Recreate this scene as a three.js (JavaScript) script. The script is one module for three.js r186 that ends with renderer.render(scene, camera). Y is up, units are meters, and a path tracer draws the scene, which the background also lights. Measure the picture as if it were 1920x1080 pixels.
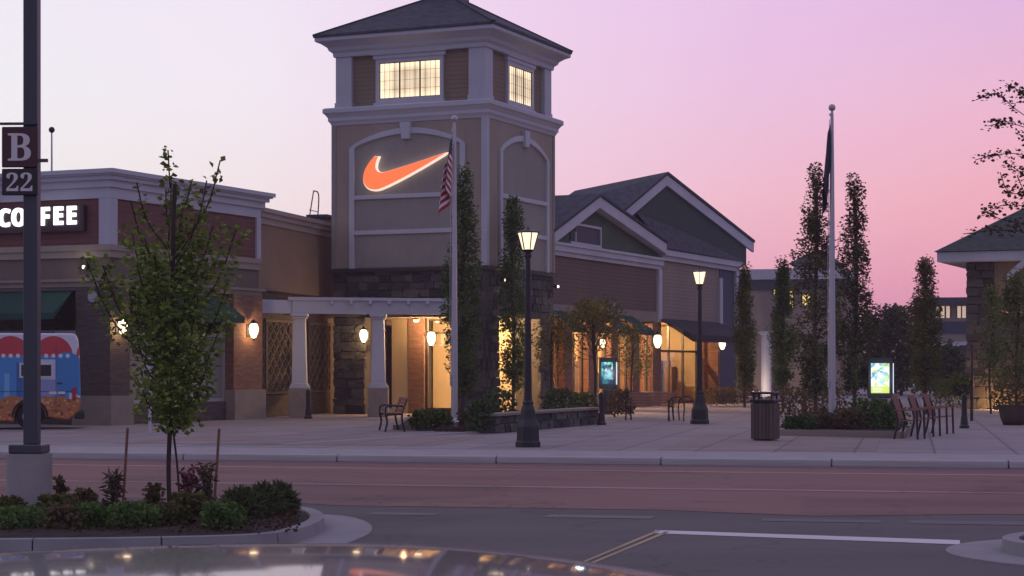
import * as THREE from 'three';
import { mergeGeometries, toCreasedNormals } from 'three/addons/utils/BufferGeometryUtils.js';
import { RoundedBoxGeometry } from 'three/addons/geometries/RoundedBoxGeometry.js';
import { ParametricGeometry } from 'three/addons/geometries/ParametricGeometry.js';
import { TextGeometry } from 'three/addons/geometries/TextGeometry.js';
import { FontLoader } from 'three/addons/loaders/FontLoader.js';

// ---------------------------------------------------------------- camera, sky, sun, exposure
const scene = new THREE.Scene();
const F = 3600, EYE = 1.6, CX = 960, CY = 690;               // lens in photograph pixels, eye height, principal point
const camera = new THREE.PerspectiveCamera(2 * Math.atan(540 / F) * 180 / Math.PI, 1920 / 1080, 0.2, 5000);
camera.position.set(0, EYE, 0);
camera.lookAt(0, EYE, -10);
camera.setViewOffset(1920, 1080, 0, -150, 1920, 1080);       // level camera, lens shifted up
const renderer = new THREE.WebGLRenderer({ antialias: true });
renderer.toneMapping = THREE.LinearToneMapping;
renderer.toneMappingExposure = 1.08;
renderer.shadowMap.enabled = true;

const lin = (c) => { c /= 255; return c <= 0.04045 ? c / 12.92 : Math.pow((c + 0.055) / 1.055, 2.4); };
const sstep = (a, b, x) => { const t = Math.min(1, Math.max(0, (x - a) / (b - a))); return t * t * (3 - 2 * t); };
{
  const A = [-15, -7.5, 0, 7.5, 15, 30], EL = [0, 2.5, 5, 8, 11, 20];
  const C = [
    [[236, 212, 200], [234, 198, 196], [230, 166, 190], [230, 152, 188], [222, 142, 182], [190, 130, 185]],
    [[242, 229, 219], [241, 217, 215], [239, 190, 207], [240, 172, 192], [238, 161, 182], [200, 145, 190]],
    [[242, 237, 234], [244, 230, 231], [241, 206, 219], [241, 188, 203], [242, 175, 189], [208, 155, 195]],
    [[239, 237, 241], [241, 232, 240], [238, 210, 231], [233, 192, 221], [235, 184, 208], [204, 165, 205]],
    [[236, 232, 242], [238, 228, 242], [235, 208, 234], [228, 192, 228], [220, 182, 223], [195, 160, 210]],
    [[205, 205, 230], [205, 200, 230], [200, 185, 225], [192, 172, 218], [184, 160, 210], [165, 150, 205]],
  ].map((r) => r.map((c) => c.map(lin)));
  const w = 1024, h = 512, data = new Float32Array(w * h * 4);
  const find = (arr, x) => { if (x <= arr[0]) return [0, 0]; for (let i = 0; i < arr.length - 1; i++) if (x < arr[i + 1]) { return [i, (x - arr[i]) / (arr[i + 1] - arr[i])]; } return [arr.length - 2, 1]; };
  for (let j = 0; j < h; j++) {
    const e = ((j + 0.5) / h - 0.5) * 180;
    for (let i = 0; i < w; i++) {
      let a = ((i + 0.5) / w - 0.25) * 360; if (a > 180) a -= 360;
      const [ia, fa] = find(A, a), [ie, fe] = find(EL, e);
      const far = sstep(14, 105, Math.abs(a + 6)), up = sstep(11, 65, e), el = Math.max(0, e);
      const back = [0.315 - 0.03 * el / 90, 0.295 - 0.02 * el / 90, 0.45], zen = [0.355, 0.335, 0.53];
      for (let k = 0; k < 3; k++) {
        const c0 = C[ie][ia][k] * (1 - fa) + C[ie][ia + 1][k] * fa, c1 = C[ie + 1][ia][k] * (1 - fa) + C[ie + 1][ia + 1][k] * fa;
        let c = (c0 * (1 - fe) + c1 * fe) * [1.0, 0.99, 1.0][k];
        c = c * (1 - far) + back[k] * far;
        c = c * (1 - up) + zen[k] * up;
        data[(j * w + i) * 4 + k] = c;
      }
      data[(j * w + i) * 4 + 3] = 1;
    }
  }
  const sky = new THREE.DataTexture(data, w, h, THREE.RGBAFormat, THREE.FloatType);
  sky.mapping = THREE.EquirectangularReflectionMapping; sky.magFilter = THREE.LinearFilter; sky.needsUpdate = true;
  scene.background = sky; scene.environment = sky;
}
scene.fog = new THREE.FogExp2(0xead0dc, 0.0007);
// the sun has just gone: only a faint broad glow is left low on the left
const sun = new THREE.DirectionalLight(0xffd9c4, 0.06);
sun.position.set(-60, 14, -90); sun.castShadow = true; sun.shadow.radius = 40;
sun.shadow.camera.left = -60; sun.shadow.camera.right = 60; sun.shadow.camera.top = 60; sun.shadow.camera.bottom = -60; sun.shadow.camera.far = 400;
scene.add(sun, sun.target);

// ---------------------------------------------------------------- helpers
let seed = 7;
const rnd = () => { seed = (seed + 0x6d2b79f5) | 0; let t = Math.imul(seed ^ (seed >>> 15), 1 | seed); t = (t + Math.imul(t ^ (t >>> 7), 61 | t)) ^ t; return ((t ^ (t >>> 14)) >>> 0) / 4294967296; };
const rr = (a, b) => a + (b - a) * rnd();
const V = (x, y, z) => new THREE.Vector3(x, y, z);
const R = (d) => d * Math.PI / 180;
const P = (px, py, D) => V((px - CX) / F * D, EYE + (CY - py) / F * D, -D);
const G = (px, py, y = 0) => { const D = F * (EYE - y) / (py - CY); return V((px - CX) / F * D, y, -D); };   // a point on level ground
class Frame {                                                   // an upright place with its own turn
  constructor(o, deg) { this.o = o; this.phi = R(deg); }
  world(x, y, z) { const c = Math.cos(this.phi), s = Math.sin(this.phi); return V(this.o.x + c * x + s * z, this.o.y + y, this.o.z - s * x + c * z); }
  local(p) { const dx = p.x - this.o.x, dz = p.z - this.o.z, c = Math.cos(this.phi), s = Math.sin(this.phi); return V(c * dx - s * dz, p.y - this.o.y, s * dx + c * dz); }
  hit(axis, val, px, py) {                                      // where the sight line through a pixel meets a local plane
    const a = this.local(V(0, EYE, 0)), b = this.local(P(px, py, 1));
    const d = b.clone().sub(a), t = (val - a[axis]) / d[axis];
    return a.add(d.multiplyScalar(t));
  }
}
const counts = {};
const numbered = (n) => { const k = counts[n] = (counts[n] ?? -1) + 1; return k ? n + '_' + String(k).padStart(3, '0') : n; };
function thing(name, label, category, pos = V(0, 0, 0), turn = 0, group) {
  const o = new THREE.Group(); o.name = numbered(name); scene.add(o);
  o.position.copy(pos); o.rotation.y = turn; o.userData = { label, category };
  if (group) o.userData.group = group;
  return o;
}
const inFrame = (name, label, category, fr, group) => thing(name, label, category, fr.o, fr.phi, group);
const partCounts = new WeakMap();
function obj(name, geos, m, parent = scene) {
  const list = (Array.isArray(geos) ? geos : [geos]).map((g) => {
    let q = g.index ? g.toNonIndexed() : g;
    for (const k of Object.keys(q.attributes)) if (!['position', 'normal', 'uv', 'color'].includes(k)) q.deleteAttribute(k);
    if (!q.attributes.uv) q.setAttribute('uv', new THREE.BufferAttribute(new Float32Array(q.attributes.position.count * 2), 2));
    return q;
  });
  const o = new THREE.Mesh(list.length > 1 ? mergeGeometries(list) : list[0], m);
  if (parent === scene) o.name = numbered(name);
  else { const c = partCounts.get(parent) ?? {}; partCounts.set(parent, c); c[name] = (c[name] ?? -1) + 1; o.name = c[name] ? name + '_' + String(c[name]).padStart(3, '0') : name; }
  o.castShadow = o.receiveShadow = true;
  parent.add(o);
  return o;
}
function tag(o, label, category, group) { o.userData = { label, category }; if (group) o.userData.group = group; return o; }
function struct(name, geos, m, parent = scene) { const o = obj(name, geos, m, parent); if (parent === scene) o.userData.kind = 'structure'; return o; }
function copy(o, pos, turn, label, group) {
  const r = o.clone(); r.name = numbered(o.name.replace(/_\d+$/, '')); r.userData = { ...o.userData }; scene.add(r);
  r.position.copy(pos); if (turn !== undefined) r.rotation.y = turn; if (label) r.userData.label = label; if (group) r.userData.group = group;
  return r;
}
// geometry makers; uv are metres
function bx(w, h, d, x = 0, y = 0, z = 0) {                      // centred box
  const g = new THREE.BoxGeometry(w, h, d).toNonIndexed(), p = g.attributes.position, n = g.attributes.normal, u = g.attributes.uv;
  g.translate(x, y, z);
  for (let i = 0; i < p.count; i++) {
    const ax = Math.abs(n.getX(i)), ay = Math.abs(n.getY(i));
    if (ax > 0.5) u.setXY(i, p.getZ(i), p.getY(i)); else if (ay > 0.5) u.setXY(i, p.getX(i), p.getZ(i)); else u.setXY(i, p.getX(i), p.getY(i));
  }
  return g;
}
const b2 = (x0, x1, y0, y1, z0, z1) => bx(Math.abs(x1 - x0), Math.abs(y1 - y0), Math.abs(z1 - z0), (x0 + x1) / 2, (y0 + y1) / 2, (z0 + z1) / 2);
function rb(w, h, d, r, x = 0, y = 0, z = 0) { const g = new RoundedBoxGeometry(w, h, d, 2, r); g.translate(x, y, z); return g; }
function cyl(r0, r1, h, x, y, z, seg = 16, open = false) { const g = new THREE.CylinderGeometry(r1, r0, h, seg, 1, open); g.translate(x, y + h / 2, z); return g; }  // stands on y
function lathe(pts, seg = 24) { return new THREE.LatheGeometry(pts.map(([r, y]) => new THREE.Vector2(r, y)), seg); }
function tube(pts, r, seg = 12, rad = 6) { return new THREE.TubeGeometry(new THREE.CatmullRomCurve3(pts.map((p) => (p.isVector3 ? p : V(...p)))), seg, r, rad); }
function bar(a, b, w, h) { const d = b.clone().sub(a), g = new THREE.BoxGeometry(w, h, d.length()); g.lookAt(d); g.translate((a.x + b.x) / 2, (a.y + b.y) / 2, (a.z + b.z) / 2); return g; }
function flat(g) { const q = g.index ? g.toNonIndexed() : g; q.computeVertexNormals(); return q; }
function squareRing(pts, half) {                                // moulding that runs round a square: pts are [outset, y]
  const g = flat(new THREE.LatheGeometry(pts.map(([o, y]) => new THREE.Vector2(Math.SQRT2 * (half + o), y)), 4));
  g.rotateY(Math.PI / 4); return g;
}
function poly(verts, faces) {                                   // faces are vertex loops; uv from the face's own plane
  const pos = [], uv = [];
  for (const f of faces) {
    const a = V(...verts[f[0]]), b = V(...verts[f[1]]), c = V(...verts[f[2]]), e1 = b.clone().sub(a).normalize(), n = e1.clone().cross(c.clone().sub(a)).normalize(), e2 = n.clone().cross(e1);
    for (let i = 1; i < f.length - 1; i++) for (const k of [f[0], f[i], f[i + 1]]) { const v = V(...verts[k]); pos.push(v.x, v.y, v.z); v.sub(a); uv.push(v.dot(e1), v.dot(e2)); }
  }
  const g = new THREE.BufferGeometry(); g.setAttribute('position', new THREE.Float32BufferAttribute(pos, 3)); g.setAttribute('uv', new THREE.Float32BufferAttribute(uv, 2)); g.computeVertexNormals();
  return g;
}
function slab(top, t) {                                         // a thick plate under a loop of points
  const n = top.length, vs = [...top, ...top.map(([x, y, z]) => [x, y - t, z])], f = [top.map((_, i) => i), top.map((_, i) => n + n - 1 - i)];
  for (let i = 0; i < n; i++) { const j = (i + 1) % n; f.push([i, n + i, n + j, j]); }
  return poly(vs, f);
}
function extr(pts, depth, bevel = 0, holes = []) {
  const s = new THREE.Shape(pts.map(([x, y]) => new THREE.Vector2(x, y)));
  for (const h of holes) s.holes.push(new THREE.Path(h.map(([x, y]) => new THREE.Vector2(x, y))));
  return new THREE.ExtrudeGeometry(s, { depth, bevelEnabled: bevel > 0, bevelSize: bevel, bevelThickness: bevel, bevelSegments: 2, curveSegments: 8 });
}
// ---------------------------------------------------------------- textures and materials
const hash = (x, y, s) => { let t = Math.imul(x | 0, 374761393) + Math.imul(y | 0, 668265263) + Math.imul(s, 1274126177); t = Math.imul(t ^ (t >>> 13), 1274126177); return ((t ^ (t >>> 16)) >>> 0) / 4294967296; };
function vnoise(x, y, per, s) { const xi = Math.floor(x), yi = Math.floor(y), fx = x - xi, fy = y - yi, u = fx * fx * (3 - 2 * fx), v = fy * fy * (3 - 2 * fy), m = (q) => ((q % per) + per) % per; const a = hash(m(xi), m(yi), s), b = hash(m(xi + 1), m(yi), s), c = hash(m(xi), m(yi + 1), s), d = hash(m(xi + 1), m(yi + 1), s); return a + (b - a) * u + (c - a) * v + (a - b - c + d) * u * v; }
function fbm(u, v, base, oct, s) { let t = 0, a = 0.5, n = 0; for (let o = 0; o < oct; o++) { const p = base << o; t += a * vnoise(u * p, v * p, p, s + o); n += a; a *= 0.55; } return t / n; }
function tex(size, fn, metres, srgb = false) {
  const d = new Uint8Array(size * size * 4);
  for (let y = 0; y < size; y++) for (let x = 0; x < size; x++) { const c = fn(x / size, y / size); const o = (y * size + x) * 4; for (let k = 0; k < 3; k++) d[o + k] = Math.max(0, Math.min(255, 255 * (Array.isArray(c) ? c[k] : c))); d[o + 3] = 255; }
  const t = new THREE.DataTexture(d, size, size); t.wrapS = t.wrapT = THREE.RepeatWrapping; t.magFilter = THREE.LinearFilter; t.repeat.set(1 / metres, 1 / metres); t.needsUpdate = true;
  if (srgb) t.colorSpace = THREE.SRGBColorSpace;
  return t;
}
const T = {
  mottle: tex(1024, (u, v) => { const s = fbm(u * 6, v, 8, 4, 71), st = sstep(0.52, 0.75, s) * (0.5 + 0.5 * fbm(u, v, 3, 3, 72)); return [0, 1, 2].map((k) => 0.74 + 0.26 * fbm(u, v, 4, 6, 3) - st * [0.045, 0.05, 0.055][k]); }, 5.3),
  grit: tex(512, (u, v) => 0.62 + 0.25 * fbm(u, v, 6, 4, 11) + 0.22 * (hash(u * 512, v * 512, 5) - 0.3) * 0.6, 2.3),
  wide: tex(512, (u, v) => 0.6 + 0.4 * fbm(u, v, 3, 6, 21), 9.7),
  worn: tex(1024, (u, v) => { const a = fbm(u, v * 5, 3, 6, 81), b = fbm(u, v, 4, 6, 83), r = Math.abs(fbm(u, v, 5, 5, 87) - 0.5), pt = sstep(0.58, 0.66, fbm(u, v, 3, 3, 89)); return 0.46 + 0.44 * a + 0.26 * b - (r < 0.007 ? 0.24 : 0) - 0.16 * pt + 0.06 * (hash(u * 1024, v * 1024, 2) - 0.5); }, 13),
  bump: tex(512, (u, v) => fbm(u, v, 32, 4, 31), 1.1),
  coarse: tex(512, (u, v) => fbm(u, v, 12, 5, 41), 0.9),
  brick: tex(512, (u, v) => { const r = Math.floor(v * 16), x = u * 5 + (r % 2) * 0.5, fx = x % 1, fy = (v * 16) % 1; const m = fx < 0.05 || fy < 0.16; const k = hash(Math.floor(x) % 5, r, 9); return m ? 0.75 : 0.62 + 0.34 * k; }, 1.12),
  brickB: tex(512, (u, v) => { const r = Math.floor(v * 16), x = u * 5 + (r % 2) * 0.5, fx = x % 1, fy = (v * 16) % 1; return fx < 0.05 || fy < 0.16 ? 0 : 1; }, 1.12),
  shingle: tex(512, (u, v) => { const r = Math.floor(v * 12), x = u * 8 + (r % 2) * 0.5 + hash(0, r, 4) * 0.3, fy = (v * 12) % 1; return (0.55 + 0.4 * hash(Math.floor(x) % 8, r, 8)) * (fy < 0.1 ? 0.7 : 1); }, 1.9),
  shingleB: tex(256, (u, v) => ((v * 12) % 1) * -0.8 + 0.9, 1.9),
  siding: tex(256, (u, v) => 1 - ((v * 10) % 1) * 0.9, 1.5),
  slabs: tex(1024, (u, v) => { const fx = (u * 4) % 1, fy = (v * 4) % 1, j = Math.min(fx, 1 - fx, fy, 1 - fy); const k = hash(Math.floor(u * 4), Math.floor(v * 4), 15); return (j < 0.016 ? 0.45 : 0.74 + 0.13 * k) * (0.76 + 0.34 * fbm(u, v, 6, 6, 17)) * (1 - 0.16 * sstep(0.6, 0.72, fbm(u, v, 5, 4, 19))); }, 6),
};
const mats = {};
function mat(key, rgb, o = {}) {
  if (mats[key]) return mats[key];
  const m = new THREE.MeshPhysicalMaterial({ color: new THREE.Color().setRGB(...rgb), roughness: o.rough ?? 0.8, metalness: o.metal ?? 0, side: THREE.DoubleSide });
  m.name = key;
  if (o.map) m.map = T[o.map];
  if (o.bump) { m.bumpMap = T[o.bump]; m.bumpScale = o.bs ?? 0.01; }
  if (o.coat) { m.clearcoat = o.coat; m.clearcoatRoughness = o.cr ?? 0.05; }
  if (o.emit) { m.emissive = new THREE.Color().setRGB(...o.emit); m.emissiveIntensity = o.ei ?? 1; }
  if (o.vc) m.vertexColors = true;
  return mats[key] = m;
}
const M = {
  trim: mat('white painted trim', [0.575, 0.585, 0.66], { rough: 0.6, map: 'mottle' }),
  stucco: mat('taupe stucco', [0.415, 0.345, 0.285], { rough: 0.95, map: 'mottle', bump: 'bump', bs: 0.006 }),
  stucco2: mat('grey stucco', [0.345, 0.325, 0.30], { rough: 0.95, map: 'mottle', bump: 'bump', bs: 0.006 }),
  taupe: mat('dark taupe siding', [0.29, 0.215, 0.155], { rough: 0.85, map: 'mottle', bump: 'siding', bs: 0.015 }),
  redpanel: mat('maroon panel', [0.20, 0.085, 0.075], { rough: 0.8, map: 'mottle', bump: 'siding', bs: 0.012 }),
  brown: mat('brown wall', [0.185, 0.125, 0.105], { rough: 0.85, map: 'mottle', bump: 'siding', bs: 0.015 }),
  tan: mat('tan stucco', [0.33, 0.235, 0.165], { rough: 0.95, map: 'mottle', bump: 'bump', bs: 0.006 }),
  lilac: mat('mauve siding', [0.32, 0.26, 0.22], { rough: 0.85, map: 'mottle', bump: 'siding', bs: 0.015 }),
  navy: mat('navy panel', [0.05, 0.07, 0.11], { rough: 0.7, map: 'mottle' }),
  green: mat('dark green siding', [0.10, 0.13, 0.09], { rough: 0.85, map: 'mottle', bump: 'siding', bs: 0.015 }),
  roof: mat('slate shingle roof', [0.085, 0.09, 0.115], { rough: 0.9, map: 'shingle', bump: 'shingleB', bs: 0.02 }),
  brick: mat('dark brown brick', [0.125, 0.098, 0.088], { rough: 0.9, map: 'brick', bump: 'brickB', bs: 0.008 }),
  brickred: mat('reddish brick', [0.30, 0.16, 0.11], { rough: 0.9, map: 'brick', bump: 'brickB', bs: 0.008 }),
  cast: mat('cast stone', [0.36, 0.30, 0.25], { rough: 0.9, map: 'grit', bump: 'coarse', bs: 0.01 }),
  concrete: mat('pale concrete', [0.45, 0.415, 0.41], { rough: 0.9, map: 'grit', bump: 'coarse', bs: 0.004 }),
  walk: mat('concrete paving', [0.385, 0.33, 0.32], { rough: 0.85, map: 'slabs', bump: 'bump', bs: 0.004 }),
  asphalt: mat('asphalt', [0.100, 0.090, 0.086], { rough: 0.75, map: 'worn', bump: 'coarse', bs: 0.008 }),
  road: mat('reddish road surface', [0.245, 0.115, 0.09], { rough: 0.75, map: 'worn', bump: 'coarse', bs: 0.006 }),
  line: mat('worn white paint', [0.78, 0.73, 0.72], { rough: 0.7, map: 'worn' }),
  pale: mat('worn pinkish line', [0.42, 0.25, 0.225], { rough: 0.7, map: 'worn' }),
  yellow: mat('worn yellow paint', [0.50, 0.36, 0.18], { rough: 0.7, map: 'worn' }),
  mulch: mat('bark mulch', [0.07, 0.045, 0.035], { rough: 1, map: 'grit', bump: 'coarse', bs: 0.05 }),
  black: mat('black painted metal', [0.022, 0.022, 0.026], { rough: 0.45, map: 'mottle' }),
  pole: mat('dark grey painted steel', [0.075, 0.08, 0.10], { rough: 0.45, map: 'mottle' }),
  alu: mat('brushed aluminium', [0.60, 0.58, 0.62], { rough: 0.4, metal: 0.35, map: 'mottle' }),
  wood: mat('brown timber slats', [0.30, 0.13, 0.085], { rough: 0.7, map: 'mottle' }),
  bark: mat('bark', [0.10, 0.075, 0.06], { rough: 1, map: 'grit', bump: 'coarse', bs: 0.02 }),
  awning: mat('dark green awning cloth', [0.018, 0.075, 0.06], { rough: 0.9, map: 'mottle' }),
  awning2: mat('charcoal awning cloth', [0.035, 0.034, 0.045], { rough: 0.9, map: 'mottle' }),
  frame: mat('bronze window frame', [0.05, 0.04, 0.035], { rough: 0.5 }),
  cream: mat('warm interior plaster', [0.62, 0.50, 0.34], { rough: 0.9, map: 'mottle' }),
  lampglass: mat('glowing lamp glass', [0.9, 0.8, 0.6], { rough: 0.5, emit: [1, 0.82, 0.52], ei: 3 }),
  bulb: mat('glowing flood lens', [0.9, 0.85, 0.7], { rough: 0.5, emit: [1, 0.88, 0.66], ei: 3.2 }),
  lantern: mat('glowing lantern glass', [0.9, 0.8, 0.65], { rough: 0.4, emit: [1, 0.80, 0.52], ei: 1.25 }),
  sheet: mat('dark sign face', [0.04, 0.025, 0.028], { rough: 0.5 }),
};
M.glass = new THREE.MeshPhysicalMaterial({ color: 0xffffff, roughness: 0.03, transmission: 1, thickness: 0, ior: 1.5, side: THREE.DoubleSide }); M.glass.name = 'window glass';
M.paleglass = mat('pale grey window glass', [0.26, 0.245, 0.25], { rough: 0.25 });  // opaque panes in one even pale grey
M.dull = mat('dull dark glass', [0.035, 0.04, 0.055], { rough: 0.55 });
M.darkglass = mat('unlit window glass', [0.03, 0.033, 0.04], { rough: 0.06 });
const stoneMats = [[0.115, 0.105, 0.10], [0.085, 0.083, 0.082], [0.165, 0.15, 0.135], [0.065, 0.065, 0.068], [0.125, 0.122, 0.12]].map((c, i) => mat('rubble stone ' + i, c, { rough: 0.95, map: 'grit', bump: 'coarse', bs: 0.02 }));
const WARM = new THREE.Color().setRGB(1, 0.60, 0.27);
function lamp(pos, cd, color = WARM, radius = 1) { const l = new THREE.PointLight(color, cd, 0, 2); l.position.copy(pos); l.castShadow = true; l.shadow.radius = radius; scene.add(l); return l; }
// rough stones: a few shared shapes, laid in courses
const stoneShapes = [0, 1, 2, 3, 4, 5].map((k) => {
  const g = new THREE.BoxGeometry(1, 1, 1, 2, 2, 1), p = g.attributes.position, map = new Map();
  for (let i = 0; i < p.count; i++) { const key = [p.getX(i), p.getY(i), p.getZ(i)].join(); if (!map.has(key)) map.set(key, [rr(-0.06, 0.06), rr(-0.07, 0.07), rr(-0.2, 0.2)]); const j = map.get(key); p.setXYZ(i, p.getX(i) * 0.95 + j[0], p.getY(i) * 0.93 + j[1], p.getZ(i) + j[2]); }
  return flat(g);
});
function stones(parent, x0, x1, y0, y1, at, sw = 0.5, sh = 0.26, name = 'stone') {          // at(x, y) gives [position, turn]
  for (let y = y0; y < y1 - 0.03;) {
    let h = Math.min(rr(0.7, 1.3) * sh, y1 - y); if (y1 - y - h < 0.08) h = y1 - y;
    for (let x = x0; x < x1 - 0.03;) {
      let w = Math.min(rr(0.6, 1.4) * sw, x1 - x); if (x1 - x - w < 0.12) w = x1 - x;
      const o = obj(name, stoneShapes[Math.floor(rnd() * 6)], stoneMats[Math.floor(rnd() * 5)], parent), [p, turn] = at(x + w / 2, y + h / 2);
      o.position.set(...p); o.rotation.y = turn; o.scale.set(w, h, 0.09 + rnd() * 0.05);
      x += w;
    }
    y += h;
  }
}
// foliage: many small folded leaves
function leaves(list, curl = 0.35, wide = 0.42) {
  const n = list.length, pos = new Float32Array(n * 18), col = new Float32Array(n * 18);
  const q = new THREE.Quaternion(), e = new THREE.Euler(), v = V(0, 0, 0);
  list.forEach(([p, s, c, droop], i) => {
    e.set(rr(-1, 1) + (droop ?? 0), rr(0, 6.283), rr(-1, 1)); q.setFromEuler(e);
    const pts = [[0, 0, 0], [-wide, curl * 0.5, 0.5], [0, 0, 1.1], [0, 0, 0], [0, 0, 1.1], [wide, curl * 0.5, 0.5]];
    pts.forEach((t, k) => { v.set(t[0] * s, t[1] * s, t[2] * s).applyQuaternion(q).add(p); pos.set([v.x, v.y, v.z], i * 18 + k * 3); col.set(c, i * 18 + k * 3); });
  });
  const g = new THREE.BufferGeometry(); g.setAttribute('position', new THREE.BufferAttribute(pos, 3)); g.setAttribute('color', new THREE.BufferAttribute(col, 3)); g.computeVertexNormals();
  return g;
}
const leafMat = mat('leaves', [1, 1, 1], { rough: 0.95, vc: true }); leafMat.transmission = 0.35; leafMat.thickness = 0; leafMat.ior = 1.2;
const shade = (c, k) => c.map((x) => x * k);
const GREEN = [0.11, 0.165, 0.045], OLIVE = [0.15, 0.17, 0.045], DARK = [0.07, 0.11, 0.035], RUST = [0.17, 0.09, 0.045], LAMPLIT_AMBER = [0.33, 0.19, 0.05];  // the last colour is amber lamplight painted into the leaves
const mixc = (a, b, t) => a.map((x, i) => x * (1 - t) + b[i] * t);
// columnar or rounded tree with trunk, limbs and an uneven crown
function tree(name, label, base, h, o) {
  const t = thing(name, label, 'tree', base, 0, o.group), y0 = o.y0 ?? 0.12 * h, L = [], limbs = [];
  const prof = o.prof ?? ((k) => Math.sin(Math.PI * Math.min(1, 0.12 + k * 0.88)) ** 0.6 * (1 - 0.45 * k));
  limbs.push(tube([[0, 0, 0], [rr(-.05, .05), h * 0.35, rr(-.05, .05)], [rr(-.08, .08), h * 0.7, rr(-.08, .08)], [0, h * 0.93, 0]], o.trunk ?? h * 0.011, 14, 7));
  for (let i = 0; i < o.clumps; i++) {
    const k = Math.pow(rnd(), o.bias ?? 0.9), y = y0 + k * (h - y0), a = rr(0, 6.283), lob = 0.72 + 0.5 * vnoise(k * 9 + h * 3.1, a * 0.95 + h, 64, 77), rad = o.r * prof(k) * lob * (0.3 + 0.8 * Math.sqrt(rnd()));
    const c = V(Math.cos(a) * rad, y, Math.sin(a) * rad), cs = (o.cs ?? 0.3) * rr(0.6, 1.3), tone = rr(0.55, 1.5), base3 = mixc(o.color, o.color2 ?? o.color, rnd() * (o.mix ?? 0.4) + (o.top ?? 0) * k);
    if (i % 3 === 0) limbs.push(tube([[0, Math.min(h * 0.88, Math.max(y0 * 0.8, y - rad * 1.3)), 0], [c.x * 0.5, y - rad * 0.45, c.z * 0.5], [c.x, c.y, c.z]], 0.006 * h ** 0.5, 5, 4));
    const nl = Math.round(o.per * rr(0.6, 1.4));
    for (let j = 0; j < nl; j++) {
      const d = V(rr(-1, 1), rr(-1, 1), rr(-1, 1)); if (d.length() > 1) { d.normalize(); }
      L.push([c.clone().add(d.multiply(V(cs, cs * (o.tall ?? 1.2), cs))), o.leaf * rr(0.7, 1.3), shade(base3, tone * rr(0.7, 1.3)), o.droop]);
    }
  }
  obj('trunk', limbs, M.bark, t);
  obj('crown', leaves(L), leafMat, t);
  return t;
}
function shrub(name, label, base, w, h, o) {
  const t = thing(name, label, o.cat ?? 'shrub', base, 0, o.group), L = [], st = [];
  for (let i = 0; i < (o.n ?? 300); i++) {
    const a = rr(0, 6.283), k = rnd(), r = Math.sqrt(rnd()) * w / 2 * Math.sqrt(Math.max(0.05, 1 - (k - (o.mid ?? 0.35)) ** 2 * 1.6)), y = h * (0.03 + 0.97 * k);
    L.push([V(Math.cos(a) * r, y, Math.sin(a) * r), (o.leaf ?? 0.07) * rr(0.7, 1.4), shade(mixc(o.color ?? GREEN, o.color2 ?? DARK, rnd()), rr(0.55, 1.5)), o.droop ?? -1.0]);
  }
  for (let i = 0; i < 7; i++) { const a = rr(0, 6.283), q = rr(0.2, 0.8) * w / 2; st.push(tube([[0, 0, 0], [Math.cos(a) * q * 0.5, h * 0.4, Math.sin(a) * q * 0.5], [Math.cos(a) * q, h * 0.85, Math.sin(a) * q]], 0.008, 4, 4)); }
  obj('stem', st, M.bark, t);
  obj('foliage', leaves(L, 0.2, o.wide ?? 0.42), leafMat, t);
  return t;
}
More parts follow.
